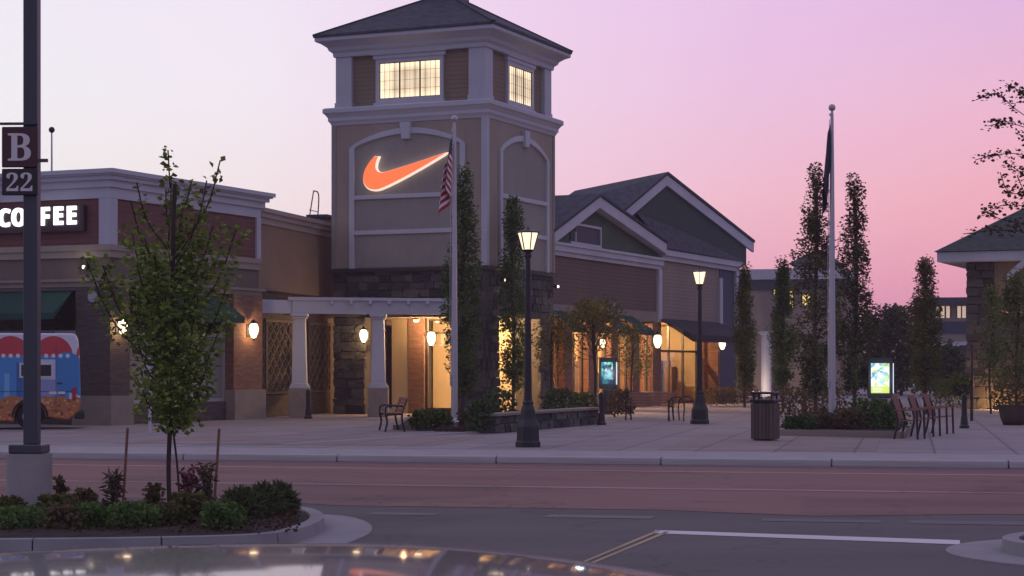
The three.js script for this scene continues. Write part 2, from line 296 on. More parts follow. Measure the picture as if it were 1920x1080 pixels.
// ---------------------------------------------------------------- ground, road, pavement
const fonts = { bold: await new FontLoader().loadAsync('fonts/droid/droid_sans_bold.typeface.json'), serif: await new FontLoader().loadAsync('fonts/droid/droid_serif_bold.typeface.json') };
const RF = new Frame(V(0, 0, -34.7), -11.7);
const RY = -0.13;                                               // road level below the pavement
function place(o, fr) { o.position.copy(fr.o); o.rotation.y = fr.phi; return o; }
{
  const g = new THREE.PlaneGeometry(6000, 6000, 1, 1); g.rotateX(-Math.PI / 2); g.translate(0, RY - 0.008, 0);
  const u = g.attributes.uv; for (let i = 0; i < u.count; i++) u.setXY(i, u.getX(i) * 6000, u.getY(i) * 6000);
  struct('ground', g, M.asphalt);
  const sheet = (x0, x1, z0, z1, y) => poly([[x0, y, z1], [x1, y, z1], [x1, y, z0], [x0, y, z0]], [[0, 1, 2, 3]]);
  const edge = []; for (let i = 0; i <= 80; i++) { const x = -80 + i * 2; edge.push([x, RY - 0.004, 10.4 + 0.5 * Math.sin(x * 0.31) + 0.35 * Math.sin(x * 1.13 + 1)]); }
  const road = []; for (let i = 0; i < 80; i++) road.push(poly([edge[i], edge[i + 1], [edge[i + 1][0], RY - 0.004, 0], [edge[i][0], RY - 0.004, 0]], [[0, 1, 2, 3]]));
  for (const r of road) { const p = r.attributes.position, u2 = r.attributes.uv; for (let i = 0; i < p.count; i++) u2.setXY(i, p.getX(i), p.getZ(i)); }
  place(struct('road', road, M.road), RF);
  const pave = b2(-300, 300, -0.3, 0, -500, -0.15);
  place(struct('pavement', pave, M.walk), RF);
  place(struct('pavement_border', b2(-300, 300, -0.02, 0.004, -2.6, -0.15), M.concrete), RF);
  // brick coloured panels let into the plaza
  const tint = mat('rosy paving', [0.38, 0.29, 0.265], { rough: 0.85, map: 'slabs', bump: 'bump', bs: 0.004 });
  place(struct('plaza_paving', b2(2.2, 6.4, -0.02, 0.005, -13, -3.4), tint), RF);
  place(struct('plaza_paving', b2(-9.5, -2.6, -0.02, 0.005, -9.5, -4.2), tint), RF);
  const k = new THREE.Group(); k.name = 'kerb'; k.userData.kind = 'structure'; scene.add(k); place(k, RF);
  const stone = rb(2.985, 0.15, 0.15, 0.035, 0, -0.066, -0.075), kerbM = mat('kerb stone concrete', [0.60, 0.56, 0.55], { rough: 0.85, map: 'grit', bump: 'coarse', bs: 0.004 });
  for (let i = -14; i < 14; i++) { const s = obj('kerb_stone', stone, kerbM, k); s.position.x = i * 3 + 1.2; s.position.y = (hash(i + 50, 1, 3) - 0.5) * 0.006; }
  const g2 = struct('gutter', b2(-80, 80, RY - 0.02, RY + 0.002, 0, 0.35), mat('gutter concrete', [0.27, 0.19, 0.20], { rough: 0.85, map: 'grit' })); place(g2, RF);
  const strip = (x0, x1, z0, z1, y) => { const q = sheet(x0, x1, z0, z1, y), p = q.attributes.position, uu = q.attributes.uv; for (let i = 0; i < p.count; i++) uu.setXY(i, p.getX(i), p.getZ(i)); return q; };
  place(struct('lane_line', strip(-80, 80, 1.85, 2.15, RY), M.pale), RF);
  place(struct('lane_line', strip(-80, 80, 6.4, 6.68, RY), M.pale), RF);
  const seam = mat('pale patching seam', [0.16, 0.14, 0.135], { rough: 0.7, map: 'wide' });
  const bits = []; for (let x = -12; x < 12; x += rr(1.2, 2.6)) bits.push(strip(x, x + rr(0.7, 1.6), 11.7 + rr(-0.12, 0.1), 11.95 + rr(0, 0.2), RY - 0.004));
  place(struct('road_seam', bits, seam), RF);
  { const a = G(520, 834), b = G(905, 809), n = V(b.z - a.z, 0, a.x - b.x).normalize().multiplyScalar(0.16); struct('paving_band', poly([[a.x + n.x, 0.008, a.z + n.z], [b.x + n.x, 0.008, b.z + n.z], [b.x - n.x, 0.008, b.z - n.z], [a.x - n.x, 0.008, a.z - n.z]], [[0, 1, 2, 3]]), M.concrete); }
  // stop line and double yellow line
  const mark = (name, quads, m) => struct(name, quads.map((q) => poly(q.map(([px, py]) => { const p = G(px, py, RY); return [p.x, RY - 0.004, p.z]; }), [[0, 1, 2, 3]])), m);
  mark('stop_line', [[[1228, 999], [1800, 1020], [1800, 1012], [1228, 993]]], M.line);
  mark('centre_line', [[[1058, 1066], [1066, 1066], [1240, 994], [1230, 994]], [[1078, 1066], [1087, 1066], [1256, 996], [1246, 996]]], M.yellow);
}
// ---------------------------------------------------------------- the tower
const TF = new Frame(P(912, 690, 64.5).setY(0), -24);            // at the tower's near corner; local x runs right along the front, local z towards the viewer
const TW = 5.9;
const hf = (px, py, z = 0) => TF.hit('z', z, px, py), hr = (px, py, x = 0) => TF.hit('x', x, px, py);
const Yt = (py, px = 912) => hf(px, py).y;
const YB = { stone: hf(700, 503).y, mid0: Yt(214), mid1: Yt(186), soff: hf(905, 80).y, eave: Yt(47), base: 3.35 };
const tower = inFrame('brick_tower'.replace('brick_', 'shop_'), 'tall square taupe corner tower with slate hip roof, arched panels and stone base', 'tower', TF);
const cx = -TW / 2, cz = -TW / 2;
{
  const t = tower, L = TW, y0 = YB.stone, y1 = YB.mid0, y2 = YB.mid1, y3 = YB.soff;
  // upper and lower walls, four sides each
  const shell = (a, b, inset, th) => [b2(-L + inset, -inset, a, b, -inset - th, -inset), b2(-L + inset, -inset, a, b, -L + inset, -L + inset + th), b2(-inset - th, -inset, a, b, -L + inset + th, -inset - th), b2(-L + inset, -L + inset + th, a, b, -L + inset + th, -inset - th)];
  obj('lower_wall', shell(y0, y1, 0, 0.3), M.stucco, t);
  obj('corner_trim', [b2(-0.18, 0.03, y0, y1, -0.001, 0.03), b2(0.001, 0.03, y0, y1, -0.18, 0)], M.trim, t);
  obj('corner_trim', [b2(-L - 0.03, -L + 0.14, y0, y1, 0.001, 0.03)], M.stucco2, t);
  obj('corner_trim', [b2(0.001, 0.03, y0, y1, -L, -L + 0.16)], M.stucco2, t);
  const ring = (pts) => { const g = squareRing(pts, L / 2); g.translate(cx, 0, cz); return g; };
  obj('middle_cornice', [ring([[-0.3, y1 - 0.1], [0.03, y1 - 0.1], [0.05, y1 - 0.04], [0.07, y1], [0.12, y1 + 0.06], [0.12, y1 + 0.16], [0.2, y1 + 0.28], [0.26, y1 + 0.33], [0.26, y2 - 0.04], [0.2, y2], [-0.4, y2 + 0.03]])], M.trim, t);
  // upper storey: corner posts with dark recessed walls
  obj('upper_wall', shell(y2, y3 + 0.1, 0.22, 0.25), M.taupe, t);
  for (const [x, z] of [[0, 0], [-L, 0], [0, -L], [-L, -L]]) {
    const w = 0.62, x0 = x ? x + 0.08 : -0.08 - w, z0 = z ? z + 0.08 : -0.08 - w;
    obj('corner_post', [b2(x0, x0 + w, y2 + 0.02, y3 + 0.05, z0, z0 + w), b2(x0 - 0.03, x0 + w + 0.03, y2 + 0.025, y2 + 0.2, z0 - 0.03, z0 + w + 0.03)], M.trim, t);
  }
  obj('eave_cornice', [ring([[-0.32, y3 - 0.12], [-0.02, y3 - 0.12], [0.0, y3 + 0.02], [0.1, y3 + 0.1], [0.14, y3 + 0.2], [0.3, y3 + 0.32], [0.4, y3 + 0.36], [0.46, y3 + 0.40], [0.46, YB.eave], [0.2, YB.eave + 0.02]])], M.trim, t);
  const rt = hf(833, 3, -L / 2).y, hw = L / 2 + 0.5, tw = 0.58, ey = YB.eave + 0.03;
  const vs = [[cx - hw, ey, cz - hw], [cx + hw, ey, cz - hw], [cx + hw, ey, cz + hw], [cx - hw, ey, cz + hw], [cx - tw, rt, cz - tw], [cx + tw, rt, cz - tw], [cx + tw, rt, cz + tw], [cx - tw, rt, cz + tw]];
  const roof = obj('roof', poly([...vs, ...vs.slice(0, 4).map(([x, y, z]) => [x, y - 0.09, z])], [[3, 2, 6, 7], [2, 1, 5, 6], [1, 0, 4, 5], [0, 3, 7, 4], [8, 9, 2, 3].map((v, i) => [11, 10, 2, 3][i]), [10, 9, 1, 2], [9, 8, 0, 1], [8, 11, 3, 0], [8, 9, 10, 11]]), M.roof, t);
  obj('hip_cap', [0, 1, 2, 3].map((i) => bar(V(...vs[i]), V(...vs[i + 4]), 0.16, 0.05)), M.roof, roof);
  // shingle courses stand proud as thin strips
  const cup = obj('cupola', [b2(cx - 0.5, cx + 0.5, rt - 0.2, rt + 1.5, cz - 0.5, cz + 0.5), b2(cx - 0.62, cx + 0.62, rt - 0.12, rt + 0.12, cz - 0.62, cz + 0.62)], M.pole, t);
  const cr = squareRing([[-0.5, rt + 2.2], [0.25, rt + 1.5], [-0.5, rt + 1.48]], 0.5); cr.translate(cx, 0, cz); obj('roof', cr, M.roof, cup);
  // arched panels
  const arch = (a0, a1, ys, yc, yb, w) => {                      // outline of an arched frame; returns [outer, inner]
    const mk = (d, c) => { const p = [[a0 + d, yb], [a0 + d, ys]], n = 20; for (let i = 1; i < n; i++) { const k = i / n, x = a0 + d + (a1 - a0 - 2 * d) * k; p.push([x, ys + (c - ys) * Math.pow(Math.sin(Math.PI * k), 0.75)]); } p.push([a1 - d, ys], [a1 - d, yb]); return p; };
    return [mk(0, yc), mk(w, yc - w * 1.05)];
  };
  const xa = hf(657, 400).x, xb = hf(873, 400).x, ysF = hf(663, 279).y, ycF = hf(764, 240).y, w = 0.17;
  const za = hr(935, 300).z, zb = hr(1026, 300).z, ysR = hr(935, 282).y, ycR = hr(980, 256).y;
  const rails = [hf(760, 367).y, hf(760, 434).y];
  const face = (a0, a1, ys, yc, turn) => {
    const [outer, inner] = arch(a0, a1, ys, yc, y0 + 0.01, w), turned = (g) => { if (turn) g.rotateY(Math.PI / 2); return g; };
    const off = (g, d) => { if (turn) g.translate(d, 0, 0); else g.translate(0, 0, d); return g; };
    obj('arch_frame', off(turned(extr([...outer, ...inner.slice().reverse()], 0.07, 0.012)), 0.012), M.trim, t);
    obj('arch_panel', off(turned(extr(inner, 0.006)), 0.004), M.stucco2, t);
    for (const y of rails) obj('panel_rail', off(turned(extr([[a0 + w, y - 0.07], [a1 - w, y - 0.07], [a1 - w, y + 0.06], [a0 + w, y + 0.06]], 0.055, 0.008)), 0.012), M.trim, t);
    const m = (a0 + a1) / 2; obj('keystone', off(turned(extr([[m - 0.13, yc - 0.36], [m + 0.13, yc - 0.36], [m + 0.2, yc + 0.17], [m - 0.2, yc + 0.17]], 0.13, 0.02)), 0.02), M.trim, t);
  };
  face(xa, xb, ysF, ycF, false);
  face(-za, -zb, ysR, ycR, true);                                 // local shape x runs along -z
  // windows with three lit sashes
  const glow = new THREE.MeshPhysicalMaterial({ color: 0xddccaa, roughness: 0.4, emissive: new THREE.Color().setRGB(1, 0.84, 0.60), emissiveIntensity: 1.3, side: THREE.DoubleSide }); glow.name = 'lit window glass';
  glow.emissiveMap = tex(256, (u, v) => { const d = Math.min(u * 3 % 1, 1 - (u * 3) % 1); const q = Math.min(1, 0.36 + 0.3 * fbm(u, v, 4, 4, 61) + 0.42 * sstep(0.3, 0, 1 - v) + 0.34 * sstep(0.28, 0, v) + 0.4 * sstep(0.3, 0, u) + 0.25 * sstep(0.22, 0, 1 - u) + 0.12 * Math.cos(u * 37.7)); return [q, q * 0.94, q * 0.84]; }, 1);
  glow.emissiveMap.repeat.set(1, 1);
  const window_ = (x0, x1, y0w, y1w, turn) => {
    const g = new THREE.Group(); g.name = 'window_set'; const mw = (name, geos, m, parent = t) => { const list = Array.isArray(geos) ? geos : [geos]; if (turn) for (const q of list) q.rotateY(Math.PI / 2); return obj(name, list, m, parent); };
    const z = -0.22, fw = 0.13;                                    // the frame is the part; sashes and glass are its pieces
    const fr = mw('window', [b2(x0 - fw, x0, y0w - fw, y1w + fw, z, z + 0.1), b2(x1, x1 + fw, y0w - fw, y1w + fw, z, z + 0.1), b2(x0, x1, y1w, y1w + fw, z, z + 0.1), b2(x0, x1, y0w - fw, y0w, z, z + 0.1)], M.trim);
    mw('header', [b2(x0 - fw - 0.08, x1 + fw + 0.08, y1w + fw + 0.002, y1w + fw + 0.14, z, z + 0.14), b2(x0 - fw - 0.15, x1 + fw + 0.15, y1w + fw + 0.142, y1w + fw + 0.2, z, z + 0.2)], M.trim, fr);
    mw('sill', [b2(x0 - fw - 0.06, x1 + fw + 0.06, y0w - fw - 0.08, y0w - fw - 0.002, z, z + 0.16)], M.trim, fr);
    const n = 3, pw = (x1 - x0) / n;
    for (let i = 0; i < n; i++) {
      const p0 = x0 + i * pw, gp = b2(p0 + 0.025, p0 + pw - 0.025, y0w + 0.025, y1w - 0.025, z + 0.02, z + 0.03);
      const u = gp.attributes.uv, pp = gp.attributes.position; for (let k = 0; k < u.count; k++) u.setXY(k, (pp.getX(k) - x0) / (x1 - x0), (pp.getY(k) - y0w) / (y1w - y0w));
      mw('pane', gp, glow, fr);
      const mm = [b2(p0, p0 + 0.025, y0w, y1w, z + 0.015, z + 0.055), b2(p0 + pw - 0.025, p0 + pw, y0w, y1w, z + 0.015, z + 0.055)];
      mw('sash', [...mm, b2(p0 + 0.025, p0 + pw - 0.025, y0w, y0w + 0.025, z + 0.015, z + 0.055), b2(p0 + 0.025, p0 + pw - 0.025, y1w - 0.025, y1w, z + 0.015, z + 0.055)], M.frame, fr);
      const bars = []; for (let k = 1; k < 4; k++) { const x = p0 + pw * k / 4; bars.push(b2(x - 0.006, x + 0.006, y0w + 0.026, y1w - 0.026, z + 0.031, z + 0.045)); } for (let k = 1; k < 4; k++) { const y = y0w + (y1w - y0w) * k / 4; bars.push(b2(p0 + 0.026, p0 + pw - 0.026, y - 0.006, y + 0.006, z + 0.046, z + 0.052)); }
      mw('glazing_bars', bars, mat('pale glazing bar', [0.45, 0.38, 0.28], { rough: 0.6 }), fr);
    }
  };
  const wy0 = hf(770, 181).y, wy1 = hf(770, 113).y;
  window_(hf(713, 150, -0.22).x, hf(827, 150, -0.22).x, wy0, wy1, false);
  window_(-hr(950, 150, -0.22).z, -hr(994, 150, -0.22).z, wy0, wy1, true);
  // stone base: corner piers, a deep header over the openings and a storefront set back in the portico
  const H = YB.base, D = 0.09, core = mat('stone backing', [0.10, 0.09, 0.085], { rough: 1, map: 'grit' });
  const piers = [[-1.15, 0, -1.15, 0], [-L, -L + 1.25, -1.15, 0], [-1.15, 0, -L, -L + 1.2], [-L, -L + 1.15, -L, -L + 1.15]];
  for (const [x0, x1, z0, z1] of piers) obj('pier_core', b2(x0 + D, x1 - D, 0, H, z0 + D, z1 - D), core, t);
  obj('header_core', [b2(-L + D, -D, H, y0, -0.5, -D), b2(-0.5, -D, H, y0, -L + D, -0.5), b2(-L + D, -0.5, H, y0, -L + D, -L + 0.5), b2(-L + D, -L + 0.5, H, y0, -L + 0.5, -0.5)], core, t);
  stones(t, -1.15, 0, 0, H, (x, y) => [[x, y, -D], 0], 0.44, 0.27);
  stones(t, -L, -L + 1.25, 0, H, (x, y) => [[x, y, -D], 0], 0.5, 0.3);
  stones(t, -L, 0, H, y0 - 0.1, (x, y) => [[x, y, -D], 0], 0.5, 0.27);
  stones(t, 0, 1.15, 0, H, (x, y) => [[-D, y, -x], Math.PI / 2], 0.44, 0.27);
  stones(t, L - 1.2, L, 0, H, (x, y) => [[-D, y, -x], Math.PI / 2], 0.5, 0.3);
  stones(t, 0, L, H, y0 - 0.1, (x, y) => [[-D, y, -x], Math.PI / 2], 0.52, 0.28);
  { const g = squareRing([[-0.3, y0 - 0.12], [0.07, y0 - 0.12], [0.09, y0 - 0.02], [0.02, y0 + 0.02], [-0.3, y0 + 0.03]], L / 2); g.translate(cx, 0, cz); obj('stone_ledge', g, stoneMats[1], t); }
  obj('portico_ceiling', b2(-L + 0.5, -0.5, H + 0.01, H + 0.1, -L + 0.5, -0.5), M.cream, t);
  // recessed walls: warm plaster on the left, then doors
  const q1 = hf(768, 650, -2.05).x, q2 = hf(796, 650, -2.0).x, q3 = -1.16;
  obj('portico_wall', b2(-L + 1.25, q1, 0, H, -2.2, -2.05), M.cream, t); obj('portico_wall', b2(-L + 1.15, -1.16, 0, H, -L + 0.2, -L + 0.35), M.cream, t);
  obj('portico_wall', [b2(q1 + 0.001, q2, 0, H, -2.2, -1.95)], M.brickred, t);
  const dr = obj('door', [b2(q2, q2 + 0.08, 0, H, -2.16, -2.08), b2(q3 - 0.08, q3, 0, H, -2.16, -2.08), b2((q2 + q3) / 2 - 0.04, (q2 + q3) / 2 + 0.04, 0, H - 0.55, -2.16, -2.08), b2(q2 + 0.08, q3 - 0.08, H - 0.55, H - 0.47, -2.16, -2.08), b2(q2 + 0.08, q3 - 0.08, 0, 0.2, -2.15, -2.09)], M.frame, t), qm = (q2 + q3) / 2;
  obj('pane', [b2(q2 + 0.09, qm - 0.05, 0.21, H - 0.56, -2.125, -2.115)], M.glass, dr); obj('pane', [b2(qm + 0.05, q3 - 0.09, 0.21, H - 0.56, -2.125, -2.115)], M.glass, dr);
  obj('pane', [b2(q2 + 0.09, q3 - 0.09, H - 0.46, H, -2.125, -2.115)], M.glass, dr);
}
// lit inside of the portico
for (const [x, z, cd] of [[-1.9, -3.3, 75], [-3.3, -1.3, 5], [-0.9, -2.9, 10]]) {
  const p = TF.world(x, YB.base - 0.14, z), o = thing('ceiling_light', ['round ceiling light inside the glazed tower entrance', 'round ceiling light under the portico, left of the doors', 'round ceiling light under the portico by its right opening'][[-1.9, -3.3, -0.9].indexOf(x)], 'ceiling light', p, 0);
  obj('lamp_housing', cyl(0.13, 0.13, 0.05, 0, 0.07, 0, 16), M.black, o); obj('lamp_glass', cyl(0.07, 0.11, 0.08, 0, -0.01, 0, 16), M.lampglass, o);
  lamp(p.clone().add(V(0, 0.03, 0)), cd);
}
// ---------------------------------------------------------------- swoosh sign on the tower front
{
  const q = (x, y) => { const p = hf(560 + x / 3, 200 + y / 3, 0.16); return new THREE.Vector2(p.x, p.y); };
  const S = new THREE.Shape(), mv = q(432, 284); S.moveTo(mv.x, mv.y);
  const bz = (a, b, c) => { const A = q(...a), B = q(...b), C = q(...c); S.bezierCurveTo(A.x, A.y, B.x, B.y, C.x, C.y); };
  bz([385, 335], [362, 385], [372, 425]); bz([384, 468], [425, 480], [470, 462]); bz([560, 425], [700, 345], [838, 260]); bz([720, 300], [590, 345], [490, 372]); bz([440, 385], [420, 350], [452, 284]); S.lineTo(mv.x, mv.y);
  const c = q(600, 370), s = thing('logo_sign', 'glowing orange swoosh logo sign on the tower front', 'sign', TF.world(c.x, c.y, 0.1), TF.phi);
  const mk = (d, b, sc) => { const g = new THREE.ExtrudeGeometry(S, { depth: d, bevelEnabled: b > 0, bevelSize: b, bevelThickness: 0.01, bevelSegments: 1, curveSegments: 28 }); g.translate(-c.x, -c.y, 0); return g; };
  const rim = obj('sign_edge', mk(0.1, 0.035), mat('white lit sign edge', [0.8, 0.75, 0.7], { emit: [1, 0.78, 0.66], ei: 0.85 }), s); rim.position.z = -0.01;
  const fc = obj('sign_face', mk(0.05, 0), mat('orange lit sign face', [0.8, 0.25, 0.1], { emit: [0.93, 0.17, 0.05], ei: 0.9 }), s); fc.position.set(-0.012, 0.02, 0.08);
}
// ---------------------------------------------------------------- the long wing to the right of the tower
const wing = inFrame('shop_building', 'long gabled shop wing receding right of the tower, slate roofs and brown wall', 'building', TF);
{
  const t = wing, X = -0.35, zA = -TW - 0.02;
  const zP = hr(1233, 500, X).z, zS = hr(1348, 520, X).z, zN = hr(1380, 520, X).z;
  const yc0 = hr(1137, 492, X).y, yc1 = hr(1137, 474, X).y, yb = hr(1137, 577, X).y;

  const tb = yb - 0.42;
  obj('wall', [b2(X - 0.25, X, tb + 0.42, yc0, zP, zA)], M.brown, t);
  obj('wall', [b2(X - 0.25, X, tb, hr(1300, 485, X).y, zS, zP - 0.14)], M.lilac, t);
  obj('wall', [b2(X - 0.25, X, 0, hr(1300, 485, X).y, zN, zS - 0.1)], M.navy, t);
  obj('end_wall', [b2(-9, X - 0.25, 0, yc0, zN, zN + 0.25)], M.navy, t);
  obj('back_wall', [b2(-9.2, -9, 0, yc0, zN, zA - 4)], M.brown, t);
  obj('sign_band', [b2(X - 0.25, X + 0.04, tb, tb + 0.41, zP, zA)], M.trim.clone(), t).material = mat('grey band', [0.32, 0.27, 0.24], { rough: 0.8, map: 'mottle' });
  obj('cornice', [b2(X - 0.2, X + 0.1, yc0, yc0 + 0.16, zP - 0.2, zA), b2(X - 0.2, X + 0.2, yc0 + 0.162, yc1, zP - 0.25, zA), b2(X - 0.2, X + 0.27, yc1 + 0.002, yc1 + 0.1, zP - 0.3, zA)], M.trim, t);
  const ye0 = hr(1300, 497, X).y, ye1 = hr(1300, 478, X).y;
  obj('cornice', [b2(X - 0.2, X + 0.12, ye0, ye0 + 0.2, zN - 0.1, zP - 0.32), b2(X - 0.2, X + 0.25, ye0 + 0.202, ye1, zN - 0.3, zP - 0.32)], M.trim, t);
  for (const [z, m] of [[zP - 0.07, M.trim], [zS - 0.03, M.trim], [zN + 0.1, M.trim]]) obj('corner_post', [b2(X - 0.02, X + 0.12, tb, z === zN + 0.1 ? ye0 - 0.002 : Math.min(yc0, ye0) - 0.002, z - 0.2, z + 0.2)], m, t);
  if (0) obj('downpipe', [tube([[X + 0.22, ye0 + 0.1, zP - 0.5], [X + 0.3, ye0 - 0.1, zP - 0.42], [X + 0.2, ye0 - 0.5, zP - 0.3], [X + 0.18, 0.1, zP - 0.3]], 0.05, 16, 8)], M.trim, t);
  // small front gable
  const X1 = 0.02, A = hr(1125, 369, X1), B = hr(1250, 457, X1), C0 = hr(1042, 433, X1), sl = (A.y - C0.y) / (C0.z - A.z), C = { z: zA + 0.1, y: C0.y - sl * (zA + 0.1 - C0.z) }, fb = 0.42, back = -5.2;
  const yg = yc1 + 0.11, gz0 = A.z - (A.y - fb - yg) / ((A.y - B.y) / (A.z - B.z)), gz1 = Math.min(zA, A.z + (A.y - fb - yg) / sl);
  obj('gable_wall', poly([[X - 0.03, yg, gz0], [X - 0.03, yg, gz1], [X - 0.03, A.y - fb + 0.1, A.z], [X - 0.4, yg, gz0], [X - 0.4, yg, gz1], [X - 0.4, A.y - fb + 0.1, A.z]], [[0, 1, 2].reverse(), [3, 4, 5], [0, 1, 4, 3], [1, 2, 5, 4], [2, 0, 3, 5]]), M.green, t);
  const rake = (p, q, w, x0, x1) => poly([[x0, p.y, p.z], [x0, q.y, q.z], [x0, q.y - w, q.z], [x0, p.y - w, p.z], [x1, p.y, p.z], [x1, q.y, q.z], [x1, q.y - w, q.z], [x1, p.y - w, p.z]], [[0, 1, 2, 3], [4, 5, 6, 7], [0, 1, 5, 4], [1, 2, 6, 5], [2, 3, 7, 6], [3, 0, 4, 7]]);
  obj('rake_board', [rake(A, B, fb, X - 0.02, X1)], M.trim, t); obj('rake_board', [rake(A, C, fb, X - 0.02, X1)], M.trim, t);
  const rtop = (p) => p.y + 0.02;
  const bk = (p, dx, dy) => [dx, rtop(p) + dy, p.z];
  obj('roof', [slab([[X1 + 0.06, rtop(A), A.z], [X1 + 0.06, rtop(B), B.z - 0.02], [back, rtop(B), B.z - 0.02], [back, rtop(A), A.z]], -0.1), slab([[X1 + 0.06, rtop(A), A.z + 0.001], [X1 + 0.06, rtop(C), C.z], [back, rtop(C), C.z], [back, rtop(A), A.z + 0.001]], -0.1)], M.roof, t);
  // window in the small gable
  const wa = hr(1070, 445, X).z, wb = hr(1124, 445, X).z, w0 = hr(1110, 459, X).y, w1 = hr(1110, 428, X).y, wx = X - 0.03, wf = 0.09;
  const wy0 = Math.max(w0, yg + 0.12);
  const win = obj('window', [b2(wx, wx + 0.09, wy0 - wf, wy0, wb - wf, wa + wf), b2(wx, wx + 0.09, w1, w1 + wf, wb - wf, wa - 0.4), b2(wx, wx + 0.09, wy0, w1, wb - wf, wb), b2(wx, wx + 0.09, wy0, w1 - 0.25, wa - 0.45, wa - 0.37)], M.trim, t);
  obj('pane', b2(wx + 0.02, wx + 0.035, wy0, w1, wb, wa - 0.45), M.dull, win); obj('pane', b2(wx + 0.02, wx + 0.035, wy0, w1 - 0.3, wa - 0.37, wa), M.dull, win);
  // large gable behind
  const X2 = -0.7, a = hr(1250, 328, X2), b = hr(1413, 456, X2), l = hr(1182, 386, X2), s2 = (a.y - l.y) / (l.z - a.z), cz1 = a.z + (a.y - ye1 - 0.1) / s2, c = { z: cz1, y: ye1 + 0.1 }, fb2 = 0.45;
  const gb = a.z - (a.y - fb2 - ye1) / ((a.y - b.y) / (a.z - b.z)), gc = a.z + (a.y - fb2 - ye1) / s2;
  obj('gable_wall', poly([[X2 - 0.1, ye1, b.z + 0.9], [X2 - 0.1, ye1, gc], [X2 - 0.1, a.y - fb2 + 0.1, a.z], [X2 - 0.1, b.y - fb2 + 0.17, b.z + 0.9], [X2 - 0.5, ye1, b.z + 0.9], [X2 - 0.5, ye1, gc], [X2 - 0.5, a.y - fb2 + 0.1, a.z], [X2 - 0.5, b.y - fb2 + 0.17, b.z + 0.9]], [[0, 1, 2, 3], [4, 5, 6, 7], [0, 1, 5, 4], [1, 2, 6, 5], [2, 3, 7, 6], [3, 0, 4, 7]]), mat('deep green siding', [0.055, 0.085, 0.075], { rough: 0.85, map: 'mottle', bump: 'siding', bs: 0.015 }), t);
  obj('rake_board', [rake(a, b, fb2, X2 - 0.09, X2 + 0.02)], M.trim, t); obj('rake_board', [rake(a, c, fb2, X2 - 0.09, X2 + 0.02)], M.trim, t);
  
  const rbk = TF.hit('x', -9, 1078, 362), hipE = TF.hit('x', -9.5, 1040, 388);
  obj('roof', [slab([[X2 + 0.08, rtop(a), a.z], [X2 + 0.08, rtop(b), b.z], [-10, rtop(b), b.z], [-9, rbk.y, rbk.z]], -0.12),
    slab([[X2 + 0.08, rtop(a), a.z + 0.001], [-9, rbk.y, rbk.z], [-9.5, hipE.y, hipE.z], [-7, c.y - 0.4, zA - 2], [X2 + 0.08, rtop(c), c.z]], -0.12)], M.roof, t);
  // pent roof in front of the large gable
  const pz0 = zN - 0.35, pz1 = gc - 0.2, pt = hr(1225, 392, X2).y, pr = hr(1310, 447, X2), pl = hr(1193, 394, X2);
  obj('roof', [poly([[X + 0.32, ye1 + 0.03, pz0], [X + 0.32, ye1 + 0.03, zP - 0.1], [X2 - 0.08, pl.y, pl.z], [X2 - 0.08, pr.y, pr.z]], [[0, 1, 2, 3]])], M.roof, t);
  obj('flat_roof', b2(-9, X - 0.25, yc0 - 0.3, yc0 - 0.2, zN + 0.25, zA - 4), M.pole, t); obj('flat_roof', b2(-5.5, X - 0.25, yc0 - 0.3, yc0 - 0.2, zA - 3.999, zA), M.pole, t);
  // ground storey: piers, shop windows set back, a lit room behind them
  const top = tb - 0.02, bay = (zP - zA) / 5;
  const H0 = 0.62;
  for (let i = 0; i < 5; i++) {
    const z1 = zA + bay * i, z0 = zA + bay * (i + 1);
    const pr2 = obj('pier', [b2(X - 0.4, X + 0.06, H0 + 0.002, top, z0, z0 + 0.75)], M.brickred, t);
    obj('pier_base', [b2(X - 0.45, X + 0.14, 0, H0, z0 - 0.06, z0 + 0.82)], M.cast, pr2);
    obj('stall_riser', [b2(X - 0.35, X - 0.1, 0, 0.5, z0 + 0.82, z1 - 0.06)], M.cast, t);
    const fx = X - 0.25, wz0 = z0 + 0.76, wz1 = z1, n = 2, pw = (wz1 - wz0) / n;
    const fr = obj('window', [b2(fx - 0.04, fx + 0.04, 0.5, 0.58, wz0, wz1), b2(fx - 0.04, fx + 0.04, top - 0.5, top - 0.44, wz0, wz1), b2(fx - 0.04, fx + 0.04, top - 0.08, top, wz0, wz1), ...[0, 1, 2].map((k) => b2(fx - 0.05, fx + 0.05, 0.58, top - 0.08, wz0 + pw * k - 0.03, wz0 + pw * k + 0.03))], M.frame, t);
    for (let k = 0; k < n; k++) obj('pane', b2(fx - 0.008, fx + 0.004, 0.585, top - 0.505, wz0 + pw * k + 0.035, wz0 + pw * (k + 1) - 0.035), M.glass, fr);
    if (i < 4) { const aw = obj('awning', poly([[X + 0.02, top + 0.2, wz0], [X + 0.02, top + 0.2, wz1], [X + 1.0, top - 0.42, wz1], [X + 1.0, top - 0.42, wz0], [X + 1.0, top - 0.62, wz0], [X + 1.0, top - 0.62, wz1]], [[0, 1, 2, 3], [3, 2, 5, 4]]), M.awning, t); }
  }
  // entrance bay under the charcoal awning
  const ez0 = zS + 0.3, ez1 = zP - 0.3, ex = X - 1.0;
  const ef = obj('entrance_frame', [0, 1, 2, 3, 4].map((k) => { const z = ez0 + (ez1 - ez0) * k / 4; return b2(ex - 0.05, ex + 0.05, 0, tb - 0.1, z - 0.05, z + 0.05); }).concat([b2(ex - 0.05, ex + 0.05, 2.3, 2.4, ez0, ez1), b2(ex - 0.05, ex + 0.05, 0, 0.12, ez0, ez1)]), M.frame, t);
